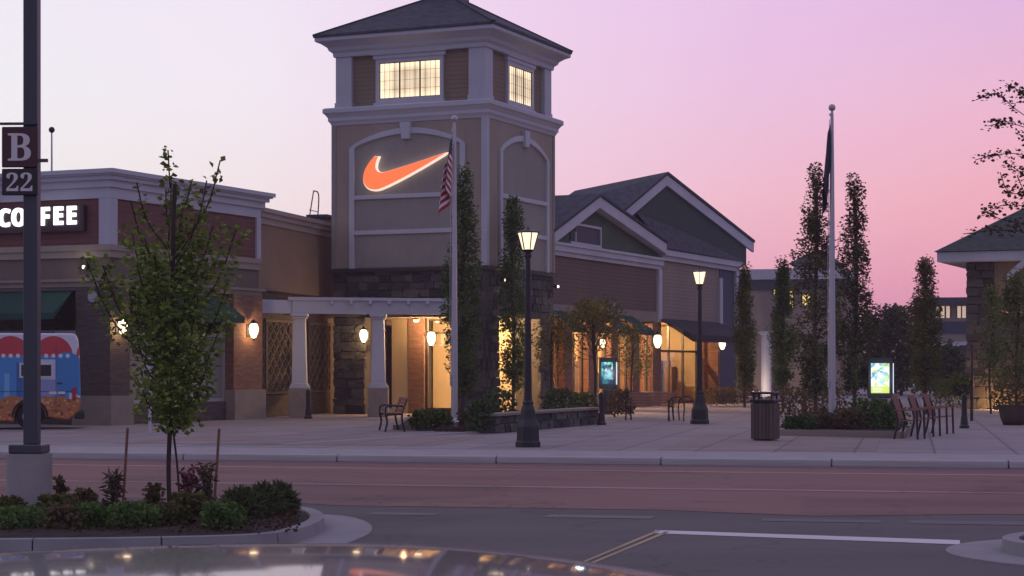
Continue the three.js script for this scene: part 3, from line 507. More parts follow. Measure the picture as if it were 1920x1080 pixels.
  for (let k = 0; k < 4; k++) { const z = ez0 + (ez1 - ez0) * k / 4; obj('pane', b2(ex - 0.008, ex + 0.004, 0.13, 2.29, z + 0.06, z + (ez1 - ez0) / 4 - 0.06), M.glass, ef); }
  obj('entrance_pier', [b2(X - 1, X + 0.05, 0, tb - 0.02, zP - 0.3, zP)], M.brickred, t); obj('entrance_pier', [b2(X - 1, X + 0.05, 0, tb - 0.02, zS, zS + 0.3)], M.brickred, t);
  const aw = obj('awning', poly([[X + 0.02, tb + 0.15, zS], [X + 0.02, tb + 0.15, zP], [X + 1.5, tb - 0.55, zP - 0.25], [X + 1.5, tb - 0.55, zS + 0.2], [X + 1.5, tb - 0.85, zS + 0.2], [X + 1.5, tb - 0.85, zP - 0.25]], [[0, 1, 2, 3], [3, 2, 5, 4], [0, 3, 4], [1, 5, 2]]), M.awning2, t);
  
  // room behind
  obj('room_back', [b2(-4.6, -4.4, 0, 3.4, zS, zA)], M.cream, t); obj('room_ceiling', [b2(-4.4, X - 0.42, tb - 0.012, tb + 0.1, zS, zA)], M.cream, t); obj('room_floor', [b2(-4.4, X - 0.4, 0.01, 0.03, zS, zA)], M.wood, t); obj('room_end', [b2(-4.4, X - 1, 0.03, tb - 0.02, zS - 0.1, zS)], M.cream, t); obj('room_end', [b2(-4.4, X - 0.4, 0.03, tb - 0.02, zA - 0.1, zA - 0.02)], M.cream, t);
  const racks = []; for (let i = 0; i < 26; i++) { const z = zS + 0.8 + (zA - zS - 1.6) * (i + rnd() * 0.6) / 26, h = rr(1.2, 2.3), x = rr(-3.9, -1.6); const o = obj('display_rack', [b2(x, x + rr(0.3, 0.6), 0.03, h, z, z + rr(0.12, 0.42))], mat('display rack ' + i % 4, [[0.12, 0.07, 0.05], [0.3, 0.2, 0.13], [0.07, 0.07, 0.09], [0.45, 0.33, 0.2]][i % 4], { rough: 0.7 }), t); }
  let li = 0;
  for (const z of [zA - 2, zA - 5.2, zA - 8.6, zP - 2.6]) {
    const p = TF.world(-2.2, tb - 0.12, z), o = thing('ceiling_light', ['ceiling light in the shop room nearest the tower', 'ceiling light in the shop room behind the amber tree', 'ceiling light in the shop room left of the brick entrance pier', 'ceiling light in the shop room behind the far entrance'][li], 'ceiling light', p);
    obj('lamp_housing', cyl(0.13, 0.13, 0.05, 0, 0.05, 0, 16), M.black, o); obj('lamp_glass', cyl(0.08, 0.11, 0.07, 0, -0.02, 0, 16), M.lampglass, o);
    lamp(p.clone().add(V(0, 0.01, 0)), li === 3 ? 75 : 62); li++;
  }
}
// ---------------------------------------------------------------- the coffee shop on the left
const CF = new Frame(P(205, 690, 53.5).setY(0), -24);
const cf = (px, py, z = 0) => CF.hit('z', z, px, py), cr_ = (px, py, x = 0) => CF.hit('x', x, px, py);
const CL = -cr_(486, 500).z;                                     // length of the right hand face
const coffee = inFrame('shop_building', 'low flat roofed coffee shop at left with maroon band, wide pale cornice and green awnings', 'building', CF);
{
  const t = coffee, W = 14, Y = (py) => cr_(205, py).y, yTop = Y(318), yC = Y(371), yB = Y(458), yL = Y(482), yP = Y(522), yA = Y(545), yBase = Y(742);

  const ell = (x, y0, y1) => [b2(-W, x, y0, y1, -0.4, x), b2(x - 0.4 - x, x, y0, y1, -CL, -0.401)];     // runs round the corner, x proud of the walls
  const band = (name, m, pro, y0, y1) => obj(name, [b2(-W, pro, y0, y1, -0.3, pro), b2(-0.3, pro, y0, y1, -CL - (pro > 0.1 ? pro : 0), -0.302)], m, t);
  const bands = (name, m, list) => obj(name, list.flatMap(([pro, y0, y1]) => [b2(-W, pro, y0, y1, -0.3, pro), b2(-0.3, pro, y0, y1, -CL - (pro > 0.1 ? pro : 0), -0.302)]), m, t);
  band('maroon_band', M.redpanel, 0, yB, yC + 0.1);
  bands('cornice', M.trim, [[0.06, yC, yC + 0.3], [0.14, yC + 0.302, yC + 0.5], [0.24, yC + 0.502, yC + 0.62], [0.32, yC + 0.622, yTop - 0.12], [0.38, yTop - 0.118, yTop]]);
  bands('lower_moulding', mat('greige trim', [0.40, 0.34, 0.27], { rough: 0.8, map: 'mottle' }), [[0.10, yB - 0.16, yB - 0.001], [0.05, yL, yB - 0.161]]);
  band('frieze', mat('umber panel', [0.20, 0.155, 0.13], { rough: 0.85, map: 'mottle' }), -0.02, yP + 0.001, yL - 0.001);
  bands('ledge', M.cast, [[0.16, yP - 0.08, yP], [0.09, yA + 0.12, yP - 0.082]]);
  obj('corner_post', [b2(-0.32, 0.05, yB, yC, -0.001, 0.05), b2(0.001, 0.05, yB, yC, -0.32, 0)], M.trim, t);
  obj('corner_post', [b2(0.001, 0.07, yB, yC, -CL, -CL + 0.25)], M.trim, t);
  obj('flat_roof', b2(-W, -0.3, yTop - 0.5, yTop - 0.4, -CL, -0.3), M.pole, t);
  obj('back_wall', b2(-W, -0.3, 0, yTop - 0.4, -CL - 0.2, -CL), M.brick, t);
  // ground storey: brick piers on pale bases, glazed bays between
  const piers = [];
  const xq = (px) => cf(px, 600).x, zq = (px) => cr_(px, 600).z;
  const pierF = [xq(146), 0.1], gy = yA + 0.119;
  const pr = obj('pier', [b2(pierF[0], 0.1, yBase, gy, zq(238), 0.1)], M.brick, t);
  obj('pier_base', b2(pierF[0] - 0.06, 0.2, 0, yBase - 0.001, zq(240), 0.2), M.cast, pr);
  const p2 = obj('pier', [b2(-0.5, 0.12, yBase + 0.1, gy, -CL, zq(432))], M.brickred, t);
  obj('pier_base', b2(-0.52, 0.22, 0, yBase + 0.099, -CL - 0.05, zq(429)), M.cast, p2);
  const win = (name, a0, a1, side) => {                         // glazed bay
    const fr = [], y0 = yBase - 0.15, n = 3, map = (u0, u1, y0_, y1_, d0, d1) => side ? b2(d0, d1, y0_, y1_, u0, u1) : b2(u0, u1, y0_, y1_, d0, d1);
    for (let k = 0; k <= n; k++) { const u = a0 + (a1 - a0) * k / n; fr.push(map(u - 0.05, u + 0.05, y0, gy, -0.3, -0.18)); }
    fr.push(map(a0, a1, y0 - 0.1, y0, -0.3, -0.16), map(a0, a1, 2.55, 2.66, -0.3, -0.17), map(a0, a1, gy - 0.08, gy, -0.3, -0.17));
    const f = obj('window', fr, mat('grey window frame', [0.42, 0.38, 0.38], { rough: 0.5 }), t);
    for (let k = 0; k < n; k++) { const u0 = a0 + (a1 - a0) * k / n + 0.055, u1 = a0 + (a1 - a0) * (k + 1) / n - 0.055; obj('pane', map(u0, u1, y0 + 0.01, 2.54, -0.25, -0.235), M.paleglass, f); }
    obj('stall_riser', map(a0, a1, 0, y0 - 0.101, -0.32, -0.1), M.brick, t);
  };
  win('window', zq(430), zq(240), true); win('window', -W, pierF[0], false);
  const awn = (a0, a1, side) => { const v = side ? [[0.05, yA, a0], [0.05, yA, a1], [0.9, yA - 0.62, a1], [0.9, yA - 0.62, a0], [0.9, yA - 0.8, a0], [0.9, yA - 0.8, a1]] : [[a0, yA, 0.05], [a1, yA, 0.05], [a1, yA - 0.62, 0.9], [a0, yA - 0.62, 0.9], [a0, yA - 0.8, 0.9], [a1, yA - 0.8, 0.9]]; obj('awning', poly(v, [[0, 1, 2, 3], [3, 2, 5, 4], [0, 3, 4], [1, 5, 2]]), M.awning, t); };
  awn(zq(412), zq(262), true); awn(-W, pierF[0] - 0.15, false);
  const v = obj('wall_vent', [cyl(0.13, 0.16, 0.08, 0, 0, 0, 20)], mat('galvanised metal', [0.35, 0.36, 0.4], { rough: 0.4, metal: 0.5 }), t); v.rotation.x = Math.PI / 2; const vp = cf(176, 556, 0.11); v.position.set(vp.x, vp.y, 0.1);
}
// illuminated letters
{
  const a = cf(-22, 440, 0.1), b = cf(160, 384, 0.1), t = thing('shop_sign', 'white glowing COFFEE letters on a dark board above the van', 'sign', CF.world(b.x, a.y, 0.02), CF.phi);
  obj('sign_board', rb(b.x - a.x + 2.6, b.y - a.y, 0.14, 0.02, -(b.x - a.x + 2.6) / 2, (b.y - a.y) / 2, 0.08), M.sheet, t);
  const lm = mat('white lit letter', [0.9, 0.9, 0.9], { emit: [1, 0.97, 0.95], ei: 1.35 });
  const base = cf(60, 423, 0.17).y - a.y, cap = cf(60, 390, 0.17).y - cf(60, 423, 0.17).y;
  [...'COFFEE'].forEach((ch, i) => {
    const g = new TextGeometry(ch, { font: fonts.bold, size: cap, depth: 0.06, curveSegments: 6, bevelEnabled: true, bevelSize: 0.012, bevelThickness: 0.008, bevelSegments: 1 }); g.computeBoundingBox(); g.translate(-(g.boundingBox.min.x + g.boundingBox.max.x) / 2, -g.boundingBox.min.y * 0, 0);
    const l = obj('letter', g, lm, t), x = cf([10, 36, 61, 86, 111, 136][i], 405, 0.17).x - b.x; l.position.set(x, base, 0.155);
  });
}
// ---------------------------------------------------------------- low link building, trellises, pergola
const LA = P(484, 690, 61.6).setY(0), LF = new Frame(LA, -13.5);
{
  const h = (px, py) => LF.hit('x', 0, px, py), ze = h(640, 500).z - 0.6, y1 = h(560, 417).y, y0 = h(560, 551).y;
  const t = inFrame('link_building', 'low tan link building between coffee shop and tower with flat parapet', 'building', LF);
  obj('upper_wall', b2(-0.3, 0, y0, y1 - 0.3, ze, 0), M.tan, t);
  obj('cornice', [b2(-0.3, 0.05, y1 - 0.3, y1 - 0.1, ze, 0), b2(-0.3, 0.14, y1 - 0.098, y1 + 0.06, ze, 0), b2(-0.3, 0.22, y1 + 0.062, y1 + 0.2, ze, 0)], mat('mauve cornice', [0.46, 0.40, 0.38], { rough: 0.7, map: 'mottle' }), t);
  obj('lower_wall', b2(-0.3, -0.06, 0.72, y0 - 0.001, ze, 0), M.brick, t);
  obj('wall_base', b2(-0.3, 0.02, 0, 0.719, ze, 0), M.brick, t);
  obj('flat_roof', b2(-6, -0.3, y1 - 0.5, y1 - 0.4, ze, 0), M.pole, t);

  // roof ladder rail
  const rl = thing('roof_ladder', 'thin roof ladder hoop on the parapet left of the tower', 'ladder', LF.world(-0.25, y1 + 0.2, h(600, 400).z), LF.phi);
  const hh = h(600, 358).y - y1 - 0.2;
  obj('rail', tube([[0, 0, 0.45], [0.05, hh * 0.6, 0.3], [0.05, hh, 0.1]], 0.022), M.black, rl); obj('rail', tube([[0, 0, -0.45], [0.05, hh * 0.95, -0.4], [0.05, hh, 0.1]], 0.022), M.black, rl);
  obj('rung', tube([[0, hh * 0.35, 0.4], [0, hh * 0.35, -0.42]], 0.015), M.black, rl);
  const vt = thing('roof_vent', 'squat dark roof vent on the parapet beside the tower', 'vent', LF.world(-0.6, y1 - 0.3, h(632, 400).z), LF.phi);
  obj('vent_body', b2(-0.3, 0.3, 0, 0.75, -0.4, 0.4), M.pole, vt); obj('vent_hood', slab([[-0.4, 0.86, 0.5], [0.4, 0.86, 0.5], [0.4, 0.86, -0.5], [-0.4, 0.86, -0.5]], 0.1), M.pole, vt);
  // trellises on the brick
  const tr = (px0, px1, label) => {
    const z0 = h(px1, 660).z, z1 = h(px0, 660).z, w = z1 - z0, yb = 0.75, yt = h(520, 600).y, q = thing('wall_trellis', label, 'trellis', LF.world(0.0, yb, (z0 + z1) / 2), LF.phi, 'trellises on the link wall'), hgt = yt - yb;
    const fm = mat('weathered lattice', [0.15, 0.125, 0.11], { rough: 0.8, map: 'mottle' });
    obj('trellis_frame', [b2(0, 0.05, 0, hgt, -w / 2, -w / 2 + 0.09), b2(0, 0.05, 0, hgt, w / 2 - 0.09, w / 2), b2(0, 0.05, 0, 0.08, -w / 2 + 0.09, w / 2 - 0.09), b2(0, 0.05, hgt - 0.08, hgt, -w / 2 + 0.09, w / 2 - 0.09)], fm, q);
    const nx = 4, ny = 5;
    for (let i = 0; i < nx; i++) for (let j = 0; j < ny; j++) { const pw = (w - 0.18) / nx, ph = (hgt - 0.16) / ny, c = V(0.03, 0.08 + ph * (j + 0.5), -w / 2 + 0.09 + pw * (i + 0.5)), a = [[0, -ph / 2], [pw / 2, 0], [0, ph / 2], [-pw / 2, 0]].map(([z, y]) => V(c.x, c.y + y, c.z + z)); obj('lattice_diamond', [0, 1, 2, 3].map((k) => bar(a[k], a[(k + 1) % 4], 0.03, 0.05)), fm, q); }
  };
  tr(497, 546, 'dark lattice trellis left of the first pergola column'); tr(578, 618, 'dark lattice trellis right of the first pergola column');
}
const PA = P(562, 690, 62.4).setY(0), PB = P(850, 690, 63.7).setY(0);
{
  const yb0 = EYE + (CY - 588) / F * 62.4, yb1 = EYE + (CY - 563) / F * 62.4;
  const t = thing('pergola', 'white pergola beam on two square tapering columns before the entrance', 'pergola', PA, 0);
  const loc = (p) => p.clone().sub(PA), b = loc(PB), wl = loc(LF.world(0, 0, LF.hit('x', 0, 487, 565).z));
  const up = (v, y) => V(v.x, y, v.z), ym = (yb0 + yb1) / 2, bh = yb1 - yb0;
  obj('beam', bar(V(-0.25, ym, 0), up(b, ym), 0.26, bh), M.trim, t);
  obj('beam_cap', bar(V(-0.4, yb1 + 0.05, 0), up(b, yb1 + 0.05), 0.42, 0.1), M.trim, t);
  obj('beam', bar(V(-0.15, ym, -0.16), up(wl, ym), 0.24, bh), M.trim, t);
  const raf = []; for (let i = 0; i < 9; i++) { const x = -0.2 + i * 0.62; obj('rafter', b2(x - 0.04, x + 0.04, yb1 - 0.12, yb1 - 0.01, -0.16 - 1.5 + x * 0.03, -0.15 + x * 0.03), M.trim, t); }
  for (const px of [562, 708]) {
    const k = (px - 562) / (850 - 562), c = V(b.x * k, 0, b.z * k), yc = 0.98;
    const sh = new THREE.CylinderGeometry(0.185 * Math.SQRT2, 0.235 * Math.SQRT2, yb0 - yc - 0.1, 4, 1); sh.rotateY(Math.PI / 4); sh.translate(c.x, yc + (yb0 - yc - 0.1) / 2, c.z);
    const cap = [rb(0.54, 0.1, 0.54, 0.02, c.x, yb0 - 0.05, c.z), rb(0.46, 0.07, 0.46, 0.02, c.x, yb0 - 0.14, c.z)];
    const col = obj('column', [flat(sh), ...cap, rb(0.62, 0.1, 0.62, 0.02, c.x, yc + 0.0, c.z), rb(0.54, 0.08, 0.54, 0.02, c.x, yc + 0.08, c.z)], M.trim, t);
    obj('column_base', rb(0.66, 0.95, 0.66, 0.015, c.x, 0.475, c.z), M.cast, col);
  }
}
// ---------------------------------------------------------------- wall lamps
function sconce(label, pos, turn, cd0, s0 = 1, glowN = 'lampglass') {
  const s = s0 * 1.0, cd = cd0 * 0.62;
  const t = thing('wall_lamp', label, 'wall lamp', pos, turn, 'wall lanterns on the shop fronts');
  obj('back_plate', rb(0.16 * s, 0.34 * s, 0.03, 0.01, 0, 0, 0.015), M.black, t);
  obj('bracket', tube([[0, 0.1 * s, 0.03], [0, 0.24 * s, 0.1 * s], [0, 0.3 * s, 0.2 * s]], 0.014, 8), M.black, t);
  const bd = obj('lamp_glass', lathe([[0.001, -0.22], [0.06, -0.2], [0.12, -0.06], [0.135, 0.06], [0.11, 0.16], [0.07, 0.205], [0.001, 0.21]].map(([r, y]) => [r * s, y * s]), 14), M[glowN], t); bd.position.z = 0.2 * s;
  const cp = obj('lamp_cap', lathe([[0.001, 0.33], [0.03, 0.3], [0.06, 0.26], [0.14, 0.215], [0.13, 0.2], [0.001, 0.205]].map(([r, y]) => [r * s, y * s]), 14), M.black, t); cp.position.z = 0.2 * s;
  const ft = obj('lamp_foot', lathe([[0.001, -0.29], [0.02, -0.27], [0.05, -0.225], [0.001, -0.215]].map(([r, y]) => [r * s, y * s]), 10), M.black, t); ft.position.z = 0.2 * s;
  const p = V(0, 0, 0.2 * s).applyAxisAngle(V(0, 1, 0), turn).add(pos); lamp(p, cd, WARM, 3);
  return t;
}
{
  let q = cf(216, 614, 0.12); q = CF.world(cf(190, 614, 0.1).x, q.y, 0.1);
  const a = cr_(219, 613, 0.1); sconce('wall lantern on the dark brick corner pier right of the van', CF.world(0.1, a.y, a.z), CF.phi + Math.PI / 2, 2.6);
  const b = cr_(465, 620, 0.13); sconce('bright wall lantern on the reddish brick pier at the coffee shop end', CF.world(0.12, b.y, b.z), CF.phi + Math.PI / 2, 3.2, 1.1);
  const c = hf(688, 630, 0.0); sconce('wall lantern just left of the second pergola column', TF.world(c.x, c.y, 0.03), TF.phi, 3.5, 1.05);
  const d = hf(814, 635, -1.95); sconce('wall lantern beside the bright tower doors', TF.world(d.x, d.y, -1.95), TF.phi, 5, 1.15);
  const e = hr(1222, 640, -0.29); sconce('wall lantern on the brick pier left of the far entrance', TF.world(-0.29, e.y, e.z), TF.phi + Math.PI / 2, 7, 1.3);
  const f = hr(1123, 644, -0.29); sconce('small wall lantern seen through the amber tree', TF.world(-0.29, f.y, f.z), TF.phi + Math.PI / 2, 2, 0.8);
  const g = hr(1345, 645, -0.3); sconce('wall lantern at the far right end of the wing', TF.world(-0.3, g.y, g.z), TF.phi + Math.PI / 2, 9, 1.2);
  const h = hr(940, 660, -0.02);
}
function flood(label, pos, turn, cd = 0.5) {
  const t = thing('flood_light', label, 'flood light', pos, turn);
  obj('lamp_housing', [rb(0.16, 0.12, 0.12, 0.02, 0, 0, 0.1), b2(-0.02, 0.02, -0.02, 0.02, 0, 0.05)], M.black, t);
  const g = new THREE.SphereGeometry(0.055, 12, 8); g.scale(1, 0.9, 0.7); obj('lamp_glass', g, M.bulb, t).position.z = 0.17;
  lamp(V(0, 0, 0.17).applyAxisAngle(V(0, 1, 0), turn).add(pos), cd, new THREE.Color().setRGB(1, 0.8, 0.55), 2);
}
{
  const a = cf(160, 501, 0.1); flood('small bright flood light above the dark brick corner pier', CF.world(a.x, a.y, 0.0), CF.phi, 0.7);
  const b = hr(939, 525, 0.05); flood('small flood light on the stone tower header, left one', TF.world(0.04, b.y, b.z), TF.phi + Math.PI / 2);
  const c = hr(1045, 538, 0.05); flood('small flood light on the right edge of the stone tower base', TF.world(0.04, c.y, Math.max(c.z, -TW + 0.15)), TF.phi + Math.PI / 2);
  const d = hr(1158, 571, 0); const t = thing('wall_camera', 'tiny pale dome camera on the grey band above the shop windows', 'camera', TF.world(-0.31, d.y, d.z), TF.phi + Math.PI / 2);
  obj('camera_arm', tube([[0, 0.05, 0], [0, 0.08, 0.15], [0, 0.0, 0.2]], 0.02), M.trim, t); const sp = new THREE.SphereGeometry(0.09, 14, 10); obj('camera_dome', sp, M.trim, t).position.set(0, -0.05, 0.2);
}
// ---------------------------------------------------------------- buildings farther off
{
  // right hand shop with hip roof
  const RFm = new Frame(P(1812, 690, 75).setY(0), -24), h = (px, py) => RFm.hit('z', 0, px, py), t = inFrame('stone_building', 'stone clad shop with dark hip roof at the right edge', 'building', RFm);
  const ye = RFm.hit('z', 0.9, 1850, 490).y, yf = RFm.hit('z', 0.9, 1850, 471).y, Wd = 9, Dp = 9;
  obj('wall', [b2(0.1, Wd, 0, ye + 0.05, -0.4, -0.1), b2(0.1, 0.4, 0, ye + 0.05, -Dp, -0.4)], mat('stone backing', [0.1, 0.09, 0.085]), t);
  stones(t, 0, 1.05, 0, ye, (x, y) => [[x, y, 0], 0], 0.55, 0.36);
  stones(t, 1.05, 3.2, 0, 3.6, (x, y) => [[x, y, -0.08], 0], 0.6, 0.38);
  stones(t, -Dp + 5, 0, 0, ye, (x, y) => [[0.08, y, x], Math.PI / 2], 0.8, 0.42);
  obj('upper_panel', b2(1.06, Wd, 3.6, ye, -0.1, -0.03), M.taupe, t);
  obj('fascia', [b2(-0.95, Wd, ye + 0.02, yf, 0.86, 0.95), b2(-0.95, -0.86, ye + 0.02, yf, -Dp, 0.859)], M.trim, t); obj('soffit', b2(-0.86, Wd, ye + 0.03, ye + 0.09, -Dp, 0.858), M.trim, t);
  const ex = -1.05, ezz = 1.05, rise = 0.62, apex = 4.6, ry = yf + 0.02;
  obj('roof', poly([[ex, ry, ezz], [Wd + 1, ry, ezz], [ex + apex, ry + apex * rise, ezz - apex], [Wd + 1, ry + apex * rise, ezz - apex], [ex, ry, -Dp - 1], [ex + apex, ry + apex * rise, -Dp - 1 + apex], [Wd + 1, ry, -Dp - 1]], [[0, 1, 3, 2], [4, 0, 2, 5], [6, 4, 5, 3], [2, 3, 5]]), mat('green slate', [0.075, 0.095, 0.085], { rough: 0.9, map: 'shingle', bump: 'shingleB', bs: 0.02 }), t);
  // pale porch gable
  const g0 = RFm.hit('z', 1.4, 1888, 520), g1 = RFm.hit('z', 1.4, 1925, 488); const w = (g1.x - g0.x);
  obj('porch_gable', extr([[g0.x, g0.y - 0.1], [g0.x + w * 1.6, g0.y + (g1.y - g0.y) * 1.6 - 0.1], [g0.x + w * 3.2, g0.y - 0.1], [g0.x + w * 3.2, g0.y + 0.15], [g0.x + w * 1.6, g0.y + (g1.y - g0.y) * 1.6 + 0.15], [g0.x, g0.y + 0.15]], 0.4).translate(0, 0, 1.0), M.trim, t);
  const sg = thing('lit_shop_sign', 'small red lit strip sign on the stone shop at right edge', 'sign', RFm.world(h(1885, 585).x, h(1885, 585).y, 0.12), RFm.phi); obj('sign_box', rb(0.42, 0.16, 0.1, 0.02), M.black, sg); obj('lit_face', rb(0.38, 0.11, 0.03, 0.01, 0, 0, 0.05), mat('red lit sign', [0.5, 0.1, 0.1], { emit: [0.9, 0.28, 0.24], ei: 0.7 }), sg);
  const fp = h(1911, 569); flood('white flood light at the far right of the stone shop', RFm.world(fp.x, fp.y, 0.02), RFm.phi, 1.2);
  const u = RFm.world(1.25, 0, 0.75), ul = thing('ground_spotlight', 'ground spotlight washing the stone wall at right with amber light', 'spotlight', u, 0); obj('lamp_housing', cyl(0.12, 0.1, 0.16, 0, 0, 0, 14), M.black, ul); obj('lamp_glass', cyl(0.09, 0.09, 0.03, 0, 0.162, 0, 14), M.bulb, ul);
  lamp(u.clone().add(V(0, 0.24, 0)), 8, new THREE.Color().setRGB(1, 0.5, 0.16), 3);
}
{
  // distant pale shop with hip roofed block
  const f = new Frame(P(1385, 690, 112).setY(0), -14), h = (px, py, z = 0) => f.hit('z', z, px, py), t = inFrame('distant_shop', 'distant pale shop with hip roofed block behind the second flagpole', 'building', f);
  const y1 = h(1430, 505).y, W2 = h(1588, 600).x - 4;
  obj('wall', b2(-4, W2 + 4, 0, y1 - 0.6, -6, 0), M.lilac, t);
  obj('band', b2(-4, W2 + 4, y1 - 1.2, y1 - 0.7, 0.002, 0.08), M.pole, t);
  obj('cornice', b2(-4.1, W2 + 4.1, y1 - 0.599, y1, -6.1, 0.2), M.trim, t);
  const xa = h(1478, 500).x, xb = h(1578, 500).x, yh = h(1520, 494).y, yr = h(1522, 462).y;
  obj('hip_block', b2(xa + 0.3, xb - 0.3, y1 + 0.002, yh, -4, -0.3), M.trim, t);
  const xm = (xa + xb) / 2; obj('roof', poly([[xa, yh, 0.1], [xb, yh, 0.1], [xb, yh, -4.4], [xa, yh, -4.4], [xm, yr, -2]], [[0, 1, 4], [1, 2, 4], [2, 3, 4], [3, 0, 4], [0, 3, 2, 1]]), M.roof, t);
  const yel = mat('yellow lit window', [0.8, 0.7, 0.4], { emit: [1, 0.72, 0.2], ei: 0.9 });
  for (const [a, b, c, d] of [[1481, 546, 1487, 577], [1505, 552, 1519, 572], [1451, 540, 1454, 552]]) { const p = h(a, d), q = h(b === 0 ? 0 : c, b), fr = obj('window', [b2(p.x - 0.08, p.x, p.y, q.y, 0.002, 0.1), b2(q.x, q.x + 0.08, p.y, q.y, 0.002, 0.1), b2(p.x - 0.08, q.x + 0.08, q.y, q.y + 0.08, 0.002, 0.1)], M.frame, t); obj('lit_pane', b2(p.x, q.x, p.y, q.y, 0.002, 0.03), yel, fr); }
  const c0 = h(1437, 640, 1.2), col = obj('column', [cyl(0.32, 0.29, h(1437, 628, 1.2).y - 0.3, c0.x, 0.3, 1.2, 20), rb(0.75, 0.3, 0.75, 0.03, c0.x, 0.15, 1.2), rb(0.8, 0.2, 0.8, 0.03, c0.x, h(1437, 628, 1.2).y + 0.1, 1.2)], M.trim, t);
  const up = thing('ground_spotlight', 'ground spotlight at the foot of the pale distant column', 'spotlight', f.world(c0.x - 0.3, 0, 3.0), 0); obj('lamp_housing', cyl(0.12, 0.1, 0.16, 0, 0, 0, 14), M.black, up); obj('lamp_glass', cyl(0.09, 0.09, 0.03, 0, 0.162, 0, 14), M.lantern, up); lamp(f.world(c0.x - 0.3, 0.26, 3.0), 9, new THREE.Color().setRGB(1, 0.72, 0.5), 3);
  const ks = thing('lit_poster', 'small white lit poster panel under the trees right of the wing', 'poster panel', f.world(h(1402, 690, 3).x, 0, 3), f.phi);
  obj('panel_case', rb(0.62, 2.3, 0.14, 0.03, 0, 1.15, 0), M.black, ks); obj('lit_face', b2(-0.22, 0.22, 1.1, 2.1, 0.071, 0.085), mat('white lit poster', [0.8, 0.8, 0.8], { emit: [0.85, 0.9, 1], ei: 0.9 }), ks);
}
{
  const f = new Frame(P(1745, 690, 135).setY(0), -14), h = (px, py, z = 0) => f.hit('z', z, px, py), t = inFrame('distant_shop', 'far two storey shop with row of lit upper windows at right', 'building', f);
  const y1 = h(1780, 558).y, W2 = h(1860, 600).x;
  obj('upper_wall', b2(-1, W2, h(1780, 645).y, y1 - 0.5, -6, 0), M.lilac, t); obj('roof_edge', b2(-1.2, W2 + 0.2, y1 - 0.499, y1, -6, 0.5), M.roof, t);
  obj('band', b2(-0.95, W2, h(1780, 625).y, h(1780, 603).y, 0.002, 0.1), M.navy, t); obj('canopy', b2(-1, W2, h(1780, 648).y, h(1780, 641).y, 0.002, 1.0), M.trim, t); obj('lower_wall', b2(-1, W2, 0, h(1780, 648).y - 0.02, -6, -0.4), M.navy, t);
  const lit = mat('cream lit window', [0.7, 0.6, 0.45], { emit: [0.62, 0.43, 0.3], ei: 0.75 });
  for (const px of [1754, 1764, 1774, 1795, 1804]) { const p = h(px, 596), q = h(px + 7, 574), fr = obj('window', [b2(p.x - 0.08, p.x, p.y, q.y, 0.002, 0.1), b2(q.x, q.x + 0.08, p.y, q.y, 0.002, 0.1)], M.frame, t); obj('lit_pane', b2(p.x, q.x, p.y, q.y, 0.002, 0.03), lit, fr); }
  [[1771, 669], [1790, 678]].forEach(([px, py], i) => { const p = h(px, py, -0.3); flood(['tiny white lamp on the far shop front, the left one', 'tiny white lamp on the far shop front, the right one'][i], f.world(p.x, p.y, -0.4), f.phi, 1.5); });
}
// ---------------------------------------------------------------- street lamps
function makeStreetLamp(label, pos) {
  const t = thing('street_lamp', label, 'street lamp', pos, R(20), 'post lanterns on the plaza'), H = 4.38;
  obj('lamp_base', [flat(lathe([[0.001, 0], [0.27, 0], [0.27, 0.1], [0.245, 0.13], [0.235, 0.42], [0.2, 0.5], [0.17, 0.56], [0.15, 0.75], [0.11, 0.86], [0.12, 0.9], [0.085, 0.95]], 8))], M.black, t);
  obj('post', lathe([[0.085, 0.94], [0.08, 1.1], [0.062, 2.6], [0.05, 3.82], [0.075, 3.85], [0.075, 3.9], [0.05, 3.93], [0.11, 3.97], [0.11, 4.0]], 20), M.black, t);
  const g = flat(lathe([[0.001, -0.17], [0.115, -0.17], [0.205, 0.16], [0.001, 0.16]], 6)), ln = obj('lantern_glass', g, M.lantern, t); ln.position.y = 4.175;
  const bars = []; for (let i = 0; i < 6; i++) { const a = i * Math.PI / 3; bars.push(bar(V(Math.sin(a) * 0.12, -0.17, Math.cos(a) * 0.12), V(Math.sin(a) * 0.212, 0.16, Math.cos(a) * 0.212), 0.018, 0.018)); }
  bars.push(cyl(0.03, 0.045, 0.2, 0.0, -0.1, 0.0, 10));
  const fr = obj('lantern_frame', bars, M.black, t); fr.position.y = 4.175;
  const cp = obj('lantern_cap', [flat(lathe([[0.001, 0.3], [0.02, 0.27], [0.04, 0.24], [0.14, 0.215], [0.235, 0.185], [0.235, 0.162], [0.001, 0.162]], 6))], M.black, t); cp.position.y = 4.175;
  return t;
}
const lampA = G(990, 838), lampB = G(1312, 795);
const sl1 = makeStreetLamp('tall black lantern post near the kerb, in front of the tower', lampA);
copy(sl1, lampB, R(-10), 'smaller looking black lantern post farther back before the wing entrance');
for (const p of [lampA, lampB]) lamp(V(p.x, 4.2, p.z), 15, new THREE.Color().setRGB(1, 0.7, 0.42), 4);
